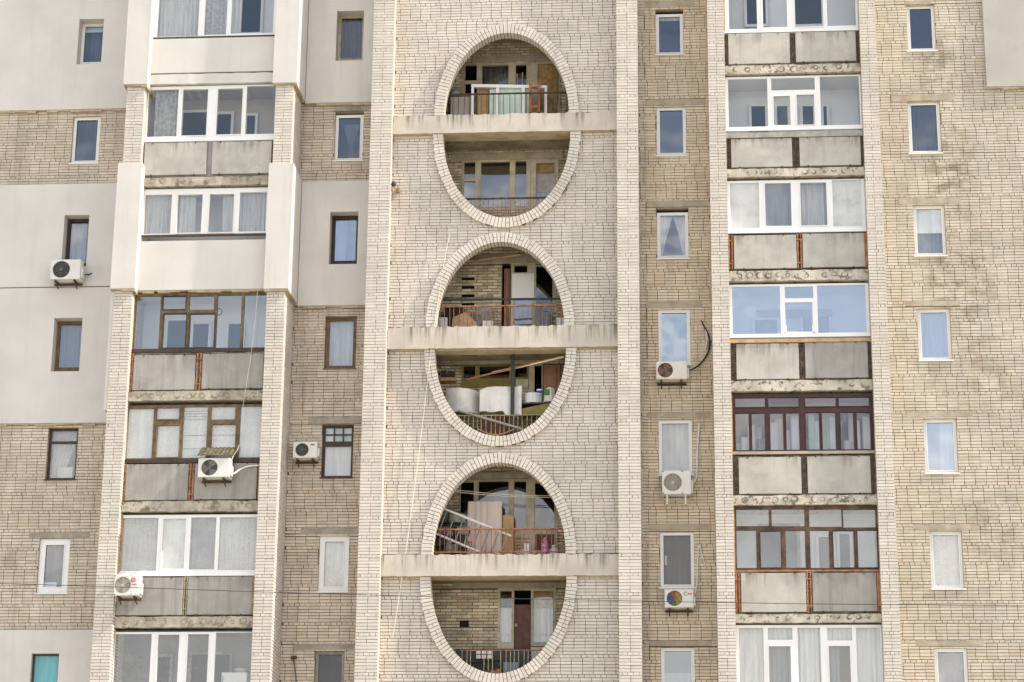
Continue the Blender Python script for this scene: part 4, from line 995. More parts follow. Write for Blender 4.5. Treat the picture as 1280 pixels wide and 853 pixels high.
# ------------------------------------------------------------------ air conditioners
def ac(px, Yw, label, body='ac_white', fan='fan_dark', grl='grille', fcx=.32, fr=.40, gap=.10, dep=.29, legs='short', style=None, pipe=None):
    Yf = Yw - gap - dep
    X0, X1, Z0, Z1 = rect(px, Yf, False)
    t = empty('air_conditioner', ((X0 + X1) / 2, Yw, Z0)); tag(t, label, 'air conditioner', 'outdoor air conditioner units on the facade')
    cx, cz = X0 + (X1 - X0) * fcx, (Z0 + Z1) / 2; r = (Z1 - Z0) * fr
    mb = MB(); mb.use(body); n = 32; Y1 = Yf + dep
    # front plate with a round opening
    xr = cx + r * 1.13; xl = max(X0 + .012, cx - r * 1.13); zt, zb = Z1 - .012, Z0 + .012
    for k in range(n):
        a0, a1 = 2 * math.pi * k / n, 2 * math.pi * (k + 1) / n
        def sq(a):
            dx, dz = math.cos(a), math.sin(a); s = 9
            if dx > 1e-6: s = min(s, (xr - cx) / dx)
            if dx < -1e-6: s = min(s, (xl - cx) / dx)
            if dz > 1e-6: s = min(s, (zt - cz) / dz)
            if dz < -1e-6: s = min(s, (zb - cz) / dz)
            return (cx + dx * s, Yf, cz + dz * s)
        c0 = (cx + r * math.cos(a0), Yf, cz + r * math.sin(a0)); c1 = (cx + r * math.cos(a1), Yf, cz + r * math.sin(a1))
        mb.face([c0, sq(a0), sq(a1), c1])
        mb.face([c0, c1, (c1[0], Yf + .07, c1[2]), (c0[0], Yf + .07, c0[2])])
    mb.face([(xr, Yf, zb), (X1 - .012, Yf, zb), (X1 - .012, Yf, zt), (xr, Yf, zt)])
    e = .012; f = lambda x, z: (x, Yf, z); g = lambda x, z: (x, Yf + e, z); h = lambda x, z: (x, Y1, z)
    if xl > X0 + e + .001: mb.face([f(X0 + e, zb), f(xl, zb), f(xl, zt), f(X0 + e, zt)])
    A = [(X0 + e, zb), (X1 - e, zb), (X1 - e, zt), (X0 + e, zt)]; B = [(X0, Z0), (X1, Z0), (X1, Z1), (X0, Z1)]
    for i in range(4):
        j = (i + 1) % 4
        mb.face([f(*A[i]), f(*A[j]), g(*B[j]), g(*B[i])]); mb.face([g(*B[i]), g(*B[j]), h(*B[j]), h(*B[i])])
    mb.face([h(*B[0]), h(*B[1]), h(*B[2]), h(*B[3])])
    mb.box(xr + .006, xr + .012, Yf - .003, Yf + .002, zb + .02, zt - .02)      # panel joint
    mb.box(X1 - .002, X1 + .045, Yf + .05, Y1 - .05, Z0 + .05, Z0 + (Z1 - Z0) * .62, .008)   # valve cover
    mb.build('casing', None, t)
    fb = MB(); fb.use('fan_dark' if style != 'pale' else 'fan_grey'); fb.disc(cx, Yf + .068, cz, r, 32)
    cols = ['yellow_c', 'red_c', 'blue_c', 'blue_c', 'green_c', 'yellow_c', 'yellow_c'] if style == 'colour' else [fan] * 3
    nb = len(cols)
    for k, m in enumerate(cols):
        fb.use(m if style != 'orange' else 'terracotta'); a = 2 * math.pi * k / nb + .5; w = 2 * math.pi / nb * (.62 if style != 'colour' else .98)
        P = [(cx + r * .16 * math.cos(a), Yf + .045, cz + r * .16 * math.sin(a))]
        for q in range(6): P.append((cx + r * .93 * math.cos(a + w * q / 5), Yf + .05 + .012 * q / 5, cz + r * .93 * math.sin(a + w * q / 5)))
        P.append((cx + r * .16 * math.cos(a + w), Yf + .06, cz + r * .16 * math.sin(a + w))); fb.face(P)
    fb.build('fan', None, t)
    gm = MB()
    for k in range(1, 6):
        rr_ = r * k / 5.4; gm.disc(cx, Yf + .004, cz, rr_ + .004, 28, rr_ - .004)
    for k in range(12):
        a = 2 * math.pi * k / 12; c, s = math.cos(a), math.sin(a)
        gm.face([(cx + c * r * .15 - s * .004, Yf + .003, cz + s * r * .15 + c * .004), (cx + c * r - s * .004, Yf + .003, cz + s * r + c * .004), (cx + c * r + s * .004, Yf + .003, cz + s * r - c * .004), (cx + c * r * .15 + s * .004, Yf + .003, cz + s * r * .15 - c * .004)])
    gm.disc(cx, Yf - .002, cz, r * .17, 18)
    gm.build('fan_grille', grl, t)
    br = MB()
    for fx in (.17, .80):
        x = X0 + (X1 - X0) * fx
        br.box(x - .02, x + .02, Yf + .03, Yw - .002, Z0 - .045, Z0 - .002)
        if legs == 'long': br.box(x - .02, x + .02, Yf + .06, Yf + .10, Z0 - .23, Z0 - .04)
        else:
            br.poly([(x - .016, Yf + .05, Z0 - .045), (x + .016, Yf + .05, Z0 - .045), (x + .016, Yw - .03, Z0 - .15), (x - .016, Yw - .03, Z0 - .15),
                     (x - .016, Yf + .10, Z0 - .045), (x + .016, Yf + .10, Z0 - .045), (x + .016, Yw - .01, Z0 - .15), (x - .016, Yw - .01, Z0 - .15)],
                    [(0, 1, 2, 3), (4, 5, 6, 7), (0, 3, 7, 4), (1, 2, 6, 5)])
    br.box(X0 + .02, X1 - .02, Yw - .05, Yw - .01, Z0 - .06, Z0 - .02)
    br.build('bracket', 'rust_dark' if legs == 'short' else 'ac_beige', t)
    return t, (X0, X1, Z0, Z1, Yf)
def pipe(t, pts, r, mat, name='pipe'):
    """pts: (px, py, Y)"""
    P = [];
    for (x, y, Y) in pts: a = at(x, y, Y); P.append((a[0], Y, a[1]))
    # smooth
    Q = [P[0]]
    for i in range(len(P) - 1):
        p0 = Vector(P[max(i - 1, 0)]); p1 = Vector(P[i]); p2 = Vector(P[i + 1]); p3 = Vector(P[min(i + 2, len(P) - 1)])
        for k in range(1, 6):
            u = k / 5; Q.append(tuple(.5 * ((2 * p1) + (-p0 + p2) * u + (2 * p0 - 5 * p1 + 4 * p2 - p3) * u * u + (-p0 + 3 * p1 - 3 * p2 + p3) * u ** 3)))
    mb = MB(); mb.tube(Q, r, 6); return mb.build(name, mat, t, True)

t, b = ac((63, 324.5, 100.5, 349), WY - .09, 'white air conditioner on the plastered left wall under the brown window', fcx=.36, fr=.43)
pipe(t, [(101, 341, WY - .25), (106, 343.5, WY - .2), (112, 343, WY - .13), (114.5, 341.5, WY - .1)], .016, 'black')
lb = MB(); X0, X1, Z0, Z1, Yf = b; lb.box(X1 - .24, X1 - .13, Yf - .004, Yf - .001, Z1 - .20, Z1 - .06); lb.build('label_plate', 'ac_beige', t)
t, b = ac((366, 552, 396.5, 572.5), WY, 'white air conditioner with a black fan on tan bricks beside the gridded window', fcx=.375, fr=.40)
X0, X1, Z0, Z1, Yf = b; lb = MB(); lb.box(X1 - .17, X1 - .07, Yf - .004, Yf - .001, Z1 - .10, Z1 - .07); lb.build('logo', 'ink', t)
t, b = ac((820, 451.5, 859, 474), WY, 'cream air conditioner with rust coloured fan blades and a bent black pipe', 'ac_beige', fcx=.30, fr=.41, style='orange', legs='short')
pipe(t, [(863, 463, WY - .2), (872, 458, WY - .1), (881, 448, WY - .05), (886.5, 436, WY - .04), (887, 425, WY - .04)], .022, 'black')
pipe(t, [(882, 437, WY - .03), (884, 424, WY - .03), (882, 412, WY - .03), (877, 403, WY - .03)], .016, 'tube_white', 'sleeve')
pipe(t, [(887, 424, WY - .04), (884.5, 416, WY - .04), (880, 408, WY - .04), (876.5, 401, WY - .02)], .018, 'black')
t, b = ac((827.5, 588, 864, 618), WY, 'cream air conditioner with a beige fan grille and a pale pipe sleeve up the wall', 'ac_white', 'fan_grey', 'grille_beige', fcx=.37, fr=.37, style='pale', legs='long')
pipe(t, [(864.5, 606, WY - .2), (868.5, 601.5, WY - .1), (871, 594, WY - .05), (871.5, 570, WY - .05), (873, 545, WY - .05), (874, 529, WY - .04)], .026, 'tube_white')
t, b = ac((830.5, 736.5, 867, 759.5), WY, 'white air conditioner with a multicoloured fan and red dots in its logo', 'ac_white', fcx=.345, fr=.42, style='colour')
X0, X1, Z0, Z1, Yf = b
cu = bpy.data.curves.new('logo_letter', 'FONT'); cu.body = 'C'; cu.size = .13; to = bpy.data.objects.new('logo_letter', cu); col.objects.link(to)
bpy.context.view_layer.update()
me = bpy.data.meshes.new_from_object(to.evaluated_get(bpy.context.evaluated_depsgraph_get())); bpy.data.objects.remove(to)
lo = bpy.data.objects.new('logo', me); col.objects.link(lo); lo.parent = t; me.materials.append(M['ink'])
lo.location = Vector((X1 - .235, Yf - .004, Z1 - .155)) - t.location; lo.rotation_euler = (math.pi / 2, 0, 0)
lb = MB(); lb.disc(X1 - .115, Yf - .004, Z1 - .115, .022, 14); lb.disc(X1 - .06, Yf - .004, Z1 - .115, .022, 14); lb.build('logo_dots', 'red_logo', t)
pipe(t, [(868, 745, WY - .15), (871, 730, WY - .05), (872, 705, WY - .04), (873.5, 681, WY - .02)], .015, 'tube_white'); pipe(t, [(874, 681, WY - .03), (878, 695, WY - .03), (882.5, 711, WY - .03)], .014, 'tube_white', 'sleeve')
t, b = ac((247.5, 572.5, 287, 596.5), GY - .08, 'white air conditioner under a small mossy canopy on a grey balcony panel', fcx=.36, fr=.42, fan='fan_grey', gap=.12)
X0, X1, Z0, Z1, Yf = b; cb = MB()
n = 16
for i in range(n):
    x0 = X0 - .02 + (X1 - X0 + .06) * i / n; x1 = X0 - .02 + (X1 - X0 + .06) * (i + 1) / n; dz = .02 * (i % 2)
    cb.poly([(x0, Yf - .06, Z1 + .05 + dz), (x1, Yf - .06, Z1 + .07 - dz), (x1, GY - .12, Z1 + .36 - dz), (x0, GY - .12, Z1 + .34 + dz),
             (x0, Yf - .06, Z1 + .035 + dz), (x1, Yf - .06, Z1 + .055 - dz), (x1, GY - .12, Z1 + .345 - dz), (x0, GY - .12, Z1 + .325 + dz)], [(0, 1, 2, 3), (4, 5, 6, 7), (0, 1, 5, 4), (3, 2, 6, 7), (0, 3, 7, 4), (1, 2, 6, 5)])
cb.build('canopy', 'moss', t)
pipe(t, [(288.5, 590, -.05), (292, 592.5, .0), (300, 587, .10), (311, 583, .18), (324, 582, .2)], .022, 'tube_white'); pipe(t, [(290, 592, -.02), (288.5, 580, .05), (291, 571, .12), (297, 562, .2), (298.5, 557, .25)], .016, 'tube_white', 'sleeve')
t, b = ac((142.5, 718.5, 174, 744.5), GY - .08, 'white air conditioner with a round red logo on the left bay balcony', 'ac_white', 'grille_beige', 'grille_beige', fcx=.34, fr=.40, style='pale', gap=.12)
X0, X1, Z0, Z1, Yf = b; lb = MB(); lb.disc(X1 - .15, Yf - .004, Z1 - .13, .062, 22); lb.build('logo', 'red_logo', t)
lb = MB(); lb.disc(X1 - .135, Yf - .006, Z1 - .12, .034, 16, .024); lb.box(X1 - .16, X1 - .153, Yf - .007, Yf - .005, Z1 - .16, Z1 - .10); lb.build('logo_mark', 'ac_white', t)
lb = MB(); lb.box(X1 - .20, X1 - .06, Yf - .004, Yf - .001, Z1 - .245, Z1 - .235); lb.box(X1 - .135, X1 - .10, Yf - .004, Yf - .001, Z1 - .25, Z1 - .22); lb.build('lettering', 'grille', t)

# ------------------------------------------------------------------ things on the arched loggias
def thing(name, label, cat, group=None):
    class T: pass
    return name, label, cat, group
def solid(name, label, cat, mb, mat=None, group=None, smooth=False):
    o = mb.build(name, mat, None, smooth); centre(o); tag(o, label, cat, group); return o
def pbox(mb, x0, y0, x1, y1, Y, dep, zmin=None, bev=.006):
    a, b, c, d = rect((x0, y0, x1, y1), Y, False)
    mb.box(a, b, Y, Y + dep, c if zmin is None else zmin, d, bev); return a, b, c, d
def multi(name, label, cat, parts, base, group=None):
    """parts: (name, MB, material)"""
    t = empty(name, base); tag(t, label, cat, group)
    for (n, mb, m) in parts: mb.build(n, m, t)
    return t
fu = [f[0] - .14 for f in fl]; fd = [f[2] for f in fl]
# -- first upper loggia (white frame, mint board)
a, b, c, d = rect((589, 105, 684, 140), CW + .75, False)
q = MB(); q.box(a, a + .07, CW + .72, CW + .79, fu[0], d, .006); q.box(b - .07, b, CW + .72, CW + .79, fu[0], d - .09, .006)
x1 = at(622, 120, CW + .75)[0]; x2 = at(654, 120, CW + .75)[0]
q.box(x1 - .045, x1 + .045, CW + .72, CW + .79, fu[0], d - .06, .006); q.box(x2 - .045, x2 + .045, CW + .72, CW + .79, fu[0], d - .07, .006)
q.poly([(a, CW + .71, d - .08), (b, CW + .71, d - .16), (b, CW + .71, d - .08), (a, CW + .71, d), (a, CW + .8, d - .08), (b, CW + .8, d - .16), (b, CW + .8, d - .08), (a, CW + .8, d)], [(0, 1, 2, 3), (3, 2, 6, 7), (0, 1, 5, 4), (4, 5, 6, 7)])
p = MB(); p.box(at(612, 120, CW + .8)[0], x2 + .2, CW + .80, CW + .83, fu[0] + .02, d - .12)
g = MB(); g.box(a + .1, x2 + .2, CW + .78, CW + .795, fu[0] + .01, fu[0] + .42)
multi('old_window_frame', 'old white window frame with mint green panels on the topmost arched balcony', 'window frame', [('frame', q, 'white'), ('panel', p, 'mint'), ('lower_panel', g, 'sheet_white')], ((a + b) / 2, CW + .75, fu[0]))
q = MB(); pbox(q, 597, 110, 611, 140, CW + .9, .25, fu[0]); solid('cardboard_box', 'brown cardboard box behind the old white window frame', 'box', q, 'cardboard')
q = MB(); a, b, c, d = rect((563, 121, 588, 142), CW + .85, False); q.box(a, b, CW + .85, CW + 1.25, fu[0], d, .01)
s = MB(); s.box(a - .02, b + .02, CW + .83, CW + 1.27, d + .001, d + .04)
multi('storage_chest', 'low pale chest with a wooden lid at the left of the topmost arched balcony', 'chest', [('body', q, 'plaster_grey'), ('lid', s, 'wood_dark')], ((a + b) / 2, CW + 1.05, fu[0]))
q = MB(); x, z = at(569, 121, CW + 1.05); z = d + .041; q.lathe(x, CW + 1.05, z, [(.0, .0), (.14, 0), (.16, .06), (.145, .16), (.09, .22), (0, .23)], 20)
solid('basin', 'grey upturned basin on the wooden lid of the pale chest', 'basin', q, 'grey_junk', smooth=True)
rr = random.Random(3)
for i in range(14):
    q = MB()
    x, z = at(576 + rr.uniform(-7, 7), 138, CW + .62); h = rr.uniform(.04, .09); zz0 = fu[0] + rr.uniform(0, .22)
    q.box(x - rr.uniform(.03, .08), x + rr.uniform(.03, .08), CW + .6, CW + .7, zz0, zz0 + h, .01)
    solid('folded_rag', ('black', 'whitish')[i % 2] + ' folded rag in the heap behind the topmost railing', 'rag', q, ('black', 'sheet_white')[i % 2], 'rags heaped behind the topmost railing')
q = MB(); a, b, c, d = rect((661, 105, 675.5, 140), CW + .62, False)
for x in (a + .04, b - .04):
    for y in (CW + .60, CW + .92): q.box(x - .035, x + .035, y, y + .07, fu[0], d if y < CW + .7 else fu[0] + .5, .006)
q.box(a, b, CW + .60, CW + .99, fu[0] + .42, fu[0] + .48)
s = MB(); s.box(a + .05, b - .05, CW + .62, CW + .66, fu[0] + .60, fu[0] + .68); s2 = MB(); s2.box(a + .05, b - .05, CW + .62, CW + .66, d - .1, d - .04)
multi('wooden_chair', 'reddish wooden chair with tall back posts beside the old window frame', 'chair', [('frame', q, 'terracotta'), ('slat', s, 'terracotta'), ('slat', s2, 'terracotta')], ((a + b) / 2, CW + .8, fu[0]))
x0, z0 = at(646, 92, CW + 1.2); x1_, z1_ = at(652, 118, CW + 1.2)
q = MB(); q.tube([(x0, CW + 1.25, z0), (x1_, CW + 1.1, fu[0])], .02, 6); solid('wooden_stick', 'more slanted pale stick leaning behind the old white window frame', 'stick', q, 'wood')
q = MB(); q.tube([(at(653, 90, CW + 1.2)[0], CW + 1.25, at(653, 90, CW + 1.2)[1]), (x1_ + .03, CW + 1.1, fu[0])], .018, 6); solid('wooden_stick', 'more upright pale stick leaning behind the old white window frame', 'stick', q, 'wood')
# -- second upper loggia (junk)
Z = fu[1]
q = MB(); a, b, c, d = rect((549, 392, 566, 408), CW + .7, False)
a = at(564, 400, CW + .7)[0]
q.poly([(a, CW + .7, Z), (at(612, 400, CW + .7)[0], CW + .7, Z), (at(612, 400, CW + .7)[0], CW + .7, Z + .14), (at(582, 390, CW + .7)[0], CW + .7, at(582, 390, CW + .7)[1]), (at(566, 390, CW + .7)[0], CW + .7, at(566, 397, CW + .7)[1]),
        (a, CW + .74, Z), (at(612, 400, CW + .7)[0], CW + .74, Z), (at(612, 400, CW + .7)[0], CW + .74, Z + .14), (at(582, 390, CW + .7)[0], CW + .74, at(582, 390, CW + .7)[1]), (at(566, 390, CW + .7)[0], CW + .74, at(566, 397, CW + .7)[1])],
       [(0, 1, 2, 3, 4), (5, 6, 7, 8, 9), (0, 4, 9, 5), (4, 3, 8, 9), (3, 2, 7, 8), (1, 2, 7, 6)])
solid('sloping_board', 'tan wedge shaped board leaning behind the rusty railing of the junk filled balcony', 'board', q, 'wood')
q = MB(); pbox(q, 556, 384.5, 580, 395, CW + .95, .25, Z); solid('dark_crate', 'black crate at the left of the junk filled balcony', 'crate', q, 'black')
q = MB(); pbox(q, 548, 397, 559, 408, CW + .62, .15, Z); solid('white_block', 'pale block lowest at the left end of the rusty railing', 'block', q, 'sheet_white')
rr = random.Random(9)
for i in range(18):
    q = MB()
    x, z = at(rr.uniform(560, 590), 405, CW + .6); h = rr.uniform(.03, .12); z0 = Z + .05 * (i % 4)
    q.box(x - .06, x + rr.uniform(.02, .12), CW + .56, CW + .66, z0, z0 + h, .006); m = ('terracotta', 'wood', 'wood_dark')[i % 3]
    solid('timber_offcut', ('reddish', 'pale', 'brown')[i % 3] + ' timber offcut in the pile behind the rusty railing', 'offcut', q, m, 'timber offcuts behind the rusty railing')
q = MB(); pbox(q, 603, 401, 616, 408, CW + .58, .2, Z); solid('white_sack', 'small white sack at the foot of the tan board', 'sack', q, 'sheet_white')
q = MB(); pbox(q, 594, 382, 614, 402, CW + 1.0, .04, Z); solid('glass_sheet', 'grey glass sheet leaning on the old brick back wall', 'sheet', q, 'grey_junk')
q = MB(); pbox(q, 695.5, 397, 706, 407, CW + .56, .2, Z); solid('white_canister', 'small white canister at the right end of the rusty railing', 'canister', q, 'enamel')
q = MB(); a, b, c, d = rect((669, 378, 683, 391), CW + 1.1, False); q.poly([(a, CW + 1.1, c), (b, CW + 1.1, c), (b - .1, CW + 1.15, d - .15), (a + .1, CW + 1.15, d), (a, CW + 1.2, c), (b, CW + 1.2, c), (b - .1, CW + 1.2, d - .15), (a + .1, CW + 1.2, d)], [(0, 1, 2, 3), (4, 5, 6, 7), (0, 3, 7, 4), (1, 2, 6, 5), (3, 2, 6, 7)])
q.box(a, b + .1, CW + 1.09, CW + 1.3, Z, c); solid('covered_cabinet', 'cabinet under a blue cloth below the dark balcony window', 'cabinet', q, 'cloth_reflection_blue')
q = MB(); A = at(546, 374.5, RY - .02); B = at(705, 373.8, RY - .02); q.tube([(A[0], RY - .02, A[1]), (B[0], RY - .02, B[1])], .028, 7); solid('horizontal_pole', 'long dark pole laid above the rusty railing', 'pole', q, 'fan_dark')
q = MB(); A = at(589, 325.5, CW + 1.1); B = at(651, 318.5, CW + 1.0); q.tube([(A[0], CW + 1.15, A[1]), (B[0], CW + 1.0, B[1])], .035, 6); solid('timber_batten', 'pale timber batten slung under the ceiling of the junk filled balcony', 'batten', q, 'wood')
# -- second lower loggia
Z = fd[1]
q = MB(); a, b, c, d = rect((557, 486, 599, 516), CW + .8, False); n = 14; P = []
for i in range(n + 1):
    u = i / n; P.append((a + (b - a) * u, CW + .72 + .16 * (2 * u - 1) ** 2 * (1 if u < .5 else 2.2) - .05))
for i in range(n):
    (x0, y0), (x1, y1) = P[i], P[i + 1]
    q.face([(x0, y0, c), (x1, y1, c), (x1, y1, d - .04 * (i / n)), (x0, y0, d - .04 * (i / n))]); q.face([(x0, y0 + .03, c), (x1, y1 + .03, c), (x1, y1 + .03, d - .04 * (i / n)), (x0, y0 + .03, d - .04 * (i / n))])
    q.face([(x0, y0, d - .04 * (i / n)), (x1, y1, d - .04 * (i / n)), (x1, y1 + .03, d - .04 * (i / n)), (x0, y0 + .03, d - .04 * (i / n))])
solid('curved_sheet', 'off-white curved sheet at the left behind the lower railing', 'sheet', q, 'sheet_white', smooth=True)
q = MB(); a, b, c, d = rect((599.5, 483.5, 652, 519), CW + .62, False); n = 16; rr = random.Random(4)
yy = [CW + .62 + .02 * math.sin(i * 1.1) for i in range(n + 1)]; tt_ = [d - .07 * max(0, 1 - i / 3) + rr.uniform(-.012, .012) for i in range(n + 1)]
bb_ = [c + .09 + .02 * math.sin(i) - (.09 if i > 9 else 0) for i in range(n + 1)]
for i in range(n):
    x0, x1 = a + (b - a) * i / n, a + (b - a) * (i + 1) / n
    for o in (0, .05): q.face([(x0, yy[i] + o, bb_[i]), (x1, yy[i + 1] + o, bb_[i + 1]), (x1, yy[i + 1] + o, tt_[i + 1]), (x0, yy[i] + o, tt_[i])])
    q.face([(x0, yy[i], tt_[i]), (x1, yy[i + 1], tt_[i + 1]), (x1, yy[i + 1] + .05, tt_[i + 1]), (x0, yy[i] + .05, tt_[i])]); q.face([(x0, yy[i], bb_[i]), (x1, yy[i + 1], bb_[i + 1]), (x1, yy[i + 1] + .05, bb_[i + 1]), (x0, yy[i] + .05, bb_[i])])
solid('hanging_sheet', 'crumpled white sheet hung over the lower railing beside the dark post', 'sheet', q, 'sheet_white')
# shelf with the pot
q = MB(); a, b, c, d = rect((652.5, 505, 697, 519), CW + .66, False)
q.poly([(a, CW + .64, c), (b, CW + .64, c), (b, CW + .64, d + .06), (a, CW + .64, c + .16), (a, CW + 1.0, c), (b, CW + 1.0, c), (b, CW + 1.0, d + .06), (a, CW + 1.0, c + .16)], [(0, 1, 2, 3), (4, 5, 6, 7), (3, 2, 6, 7), (1, 2, 6, 5), (0, 3, 7, 4)])
solid('olive_chest', 'olive slanting board chest under the white pot', 'chest', q, 'olive')
pz = at(665, 505.5, CW + .82)[1]
q = MB(); x, z = at(666, 505, CW + .80); r = (at(678, 500, CW + .8)[0] - at(655, 500, CW + .8)[0]) / 2
q.lathe(x, CW + .85, z, [(0, 0), (r * .97, 0), (r, .03), (r, .235), (r * 1.04, .245), (r * .95, .255), (r * .3, .285), (.02, .29), (.03, .31), (0, .32)], 26)
s = MB(); s.box(x - r - .16, x + r + .12, CW + .66, CW + 1.1, z - .035, z - .003)
multi('cooking_pot', 'large dented white enamel pot with a lid on the olive chest', 'pot', [('body', q, 'enamel')], (x, CW + .85, z))
solid('shelf_board', 'dark board under the white enamel pot', 'board', s, 'fan_dark')
q = MB(); x2, z2 = at(674.5, 494.5, CW + .78); q.lathe(x2, CW + .70, z2, [(0, 0), (.065, 0), (.07, .12), (.07, .125), (0, .126)], 16)
s = MB(); s.lathe(x2, CW + .70, z2 + .02, [(.0715, 0), (.0715, .07)], 16)
multi('paper_cup', 'white and blue cup in front of the enamel pot', 'cup', [('body', q, 'white'), ('band', s, 'blue_c')], (x2, CW + .70, z2))
q = MB(); a, b, c, d = rect((678.5, 486, 696, 503), CW + .8, False); rr = random.Random(12); vs = []; fs = []
for j in range(6):
    for i in range(10):
        t = j / 5; an = 2 * math.pi * i / 10; ra = (b - a) / 2 * (1 - .35 * t ** 3) * rr.uniform(.88, 1.08)
        vs.append(((a + b) / 2 + ra * math.cos(an), CW + .85 + .15 * math.sin(an), c + (d - c) * t * rr.uniform(.95, 1.05)))
for j in range(5):
    for i in range(10): fs.append((j * 10 + i, j * 10 + (i + 1) % 10, (j + 1) * 10 + (i + 1) % 10, (j + 1) * 10 + i))
fs.append(tuple(range(50, 60))); q.poly(vs, fs)
s = MB(); s.box(a + .04, a + .17, CW + .685, CW + .70, c + .16, d - .04, .01)
multi('plastic_bag', 'bulging white plastic bag with a green patch right of the enamel pot', 'bag', [('body', q, 'sheet_white'), ('patch', s, 'green_c')], ((a + b) / 2, CW + .85, c))
q = MB(); a, b, c, d = rect((638.5, 441, 643, 524), CW + .55, False); q.box(a, b, CW + .52, CW + .59, fd[1], fl[1][1] + .095, .008); solid('post', 'dark upright post in front of the hanging white sheet', 'post', q, 'fan_dark')
for (p1, p2, r, m, lab) in ((((584, 474.5), (704, 444), .022, 'terracotta', 'long reddish pole slanting under the beam of the lower balcony')), (((615, 466.5), (705, 445.5), .03, 'rope', 'cream batten slanting beside the reddish pole'))):
    q = MB(); A = at(*p1, CW + .62); B = at(*p2, CW + .45); q.tube([(A[0], CW + .62, A[1]), (B[0], CW + .50, B[1])], r, 6); solid('slanting_pole', lab, 'pole', q, m)
q = MB(); A = at(572, 513, CW + .46); B = at(658, 538, CW + .46); q.tube([(A[0], CW + .46, A[1]), (B[0], CW + .46, B[1])], .03, 6); solid('fallen_batten', 'grey batten lying across the thin yellow bars', 'batten', q, 'steel')
q = MB(); P = []
for i in range(13):
    u = i / 12; x, z = at(597 + 46 * u, 536.5 + 7 * math.sin(math.pi * u) , CW + .44); P.append((x, CW + .44, z))
q.tube(P, .016, 6); solid('hose', 'tan hose sagging over the bottom of the oval', 'hose', q, 'cardboard')
q = MB(); a, b, c, d = rect((600, 521, 640, 546), CW + .9, False); q.box(a, b, CW + .9, CW + .96, Z, d); solid('dark_board', 'dark brown board standing behind the yellow bars', 'board', q, 'door_brown')
q = MB(); a, b, c, d = rect((550, 472, 569, 476), CW + 1.1, False); q.box(a, b, CW + 1.1, BW - .001, c, d); solid('wall_shelf', 'short wooden shelf on the brick back wall', 'shelf', q, 'wood')
rr = random.Random(2)
for i in range(7):
    q = MB()
    x = a + .05 + i * (b - a - .1) / 6; q.box(x - .035, x + .035, CW + 1.15, CW + 1.25, d + .001, d + rr.uniform(.08, .2), .008)
    solid('jar', 'dark jar in the row on the short wooden shelf', 'jar', q, 'fan_dark', 'dark jars on the short wooden shelf')
# -- third upper loggia
Z = fu[2]
q = MB(); a, b, c, d = rect((584.5, 627, 627.5, 690), CW + .9, False)
pleats(q, a, b, Z + .01, d, CW + .9, .16, .025); solid('hanging_cloth', 'pinkish cloth covering a tall object on the ladder balcony', 'cloth', q, 'cloth_pink')
q = MB(); q.box(a + .02, b - .02, CW + .98, CW + 1.3, Z, d - .03, .02); solid('wardrobe', 'tall dark wardrobe behind the pinkish cloth', 'wardrobe', q, 'fan_dark')
q = MB(); pbox(q, 628, 644, 642, 690, CW + .95, .3, Z); solid('cardboard_carton', 'tall brown carton right of the pinkish cloth', 'carton', q, 'cardboard')
rails = []
q = MB(); A = at(553.5, 635.5, CW + .58); B = at(640, 670.5, CW + .58); q.tube([(A[0], CW + .58, A[1]), (B[0], CW + .58, B[1])], .03, 7)
C = at(544.5, 667, CW + .58); D = at(600, 690.5, CW + .58); q.tube([(C[0], CW + .58, C[1]), (D[0], CW + .58, D[1])], .03, 7)
s = MB()
for i in range(8):
    u = .06 + i * .125; p0 = Vector((A[0], 0, A[1])).lerp(Vector((B[0], 0, B[1])), u); k = Vector((D[0] - C[0], 0, D[1] - C[1])).normalized()
    p1 = Vector((C[0], 0, C[1])) + k * ((p0 - Vector((A[0], 0, A[1]))).length - .05)
    if p1.z < Z: continue
    s.tube([(p0.x, CW + .585, p0.z), (p1.x, CW + .585, p1.z)], .016, 6)
multi('ladder', 'white ladder slanting down behind the orange railing', 'ladder', [('rails', q, 'tube_white'), ('rungs', s, 'grey_junk')], ((A[0] + D[0]) / 2, CW + .58, D[1]))
rr = random.Random(21)
for i in range(26):
    q = MB()
    x, z = at(rr.uniform(549, 588), rr.uniform(642, 684), CW + .9); w = rr.uniform(.05, .16); q.box(x - w, x + w, CW + .85 + rr.uniform(-.1, .1), CW + 1.1, max(Z, z - w), max(Z, z - w) + w * 1.4, .02)
    solid('stacked_box', ('dark', 'grey', 'black')[i % 3] + ' box in the heap behind the white ladder', 'box', q, ('grille', 'grey_junk', 'fan_dark')[i % 3], 'boxes heaped behind the white ladder')
q = MB(); x, z = at(571, 649, CW + .8); q.lathe(x, CW + .84, z - .1, [(.0, 0), (.2, 0), (.24, .2), (.235, .2), (.2, .02), (0, .02)], 20); solid('wicker_basket', 'grey round basket above the junk behind the ladder', 'basket', q, 'grey_junk')
q = MB(); x, z = at(692.5, 689, CW + .72); q.lathe(x, CW + .75, Z, [(0, 0), (.13, 0), (.14, .05), (.14, .36), (.10, .44), (.06, .46), (.06, .52), (0, .52)], 18); solid('white_jug', 'tall white plastic jug right of the floral bag', 'jug', q, 'enamel', smooth=True)
q = MB(); pbox(q, 655, 679.5, 661.5, 690, CW + .62, .15, Z); solid('white_box', 'small square white box left of the round white tub', 'box', q, 'sheet_white')
q = MB(); x, z = at(664.5, 688, CW + .72); q.lathe(x + .03, CW + .7, Z, [(0, 0), (.085, 0), (.095, .26), (.1, .27), (0, .275)], 16); solid('white_tub', 'round white tub beside the small square box', 'tub', q, 'enamel', smooth=True)
q = MB(); a, b, c, d = rect((676, 672, 687, 690), CW + .62, False); rr = random.Random(6); vs = []; fs = []
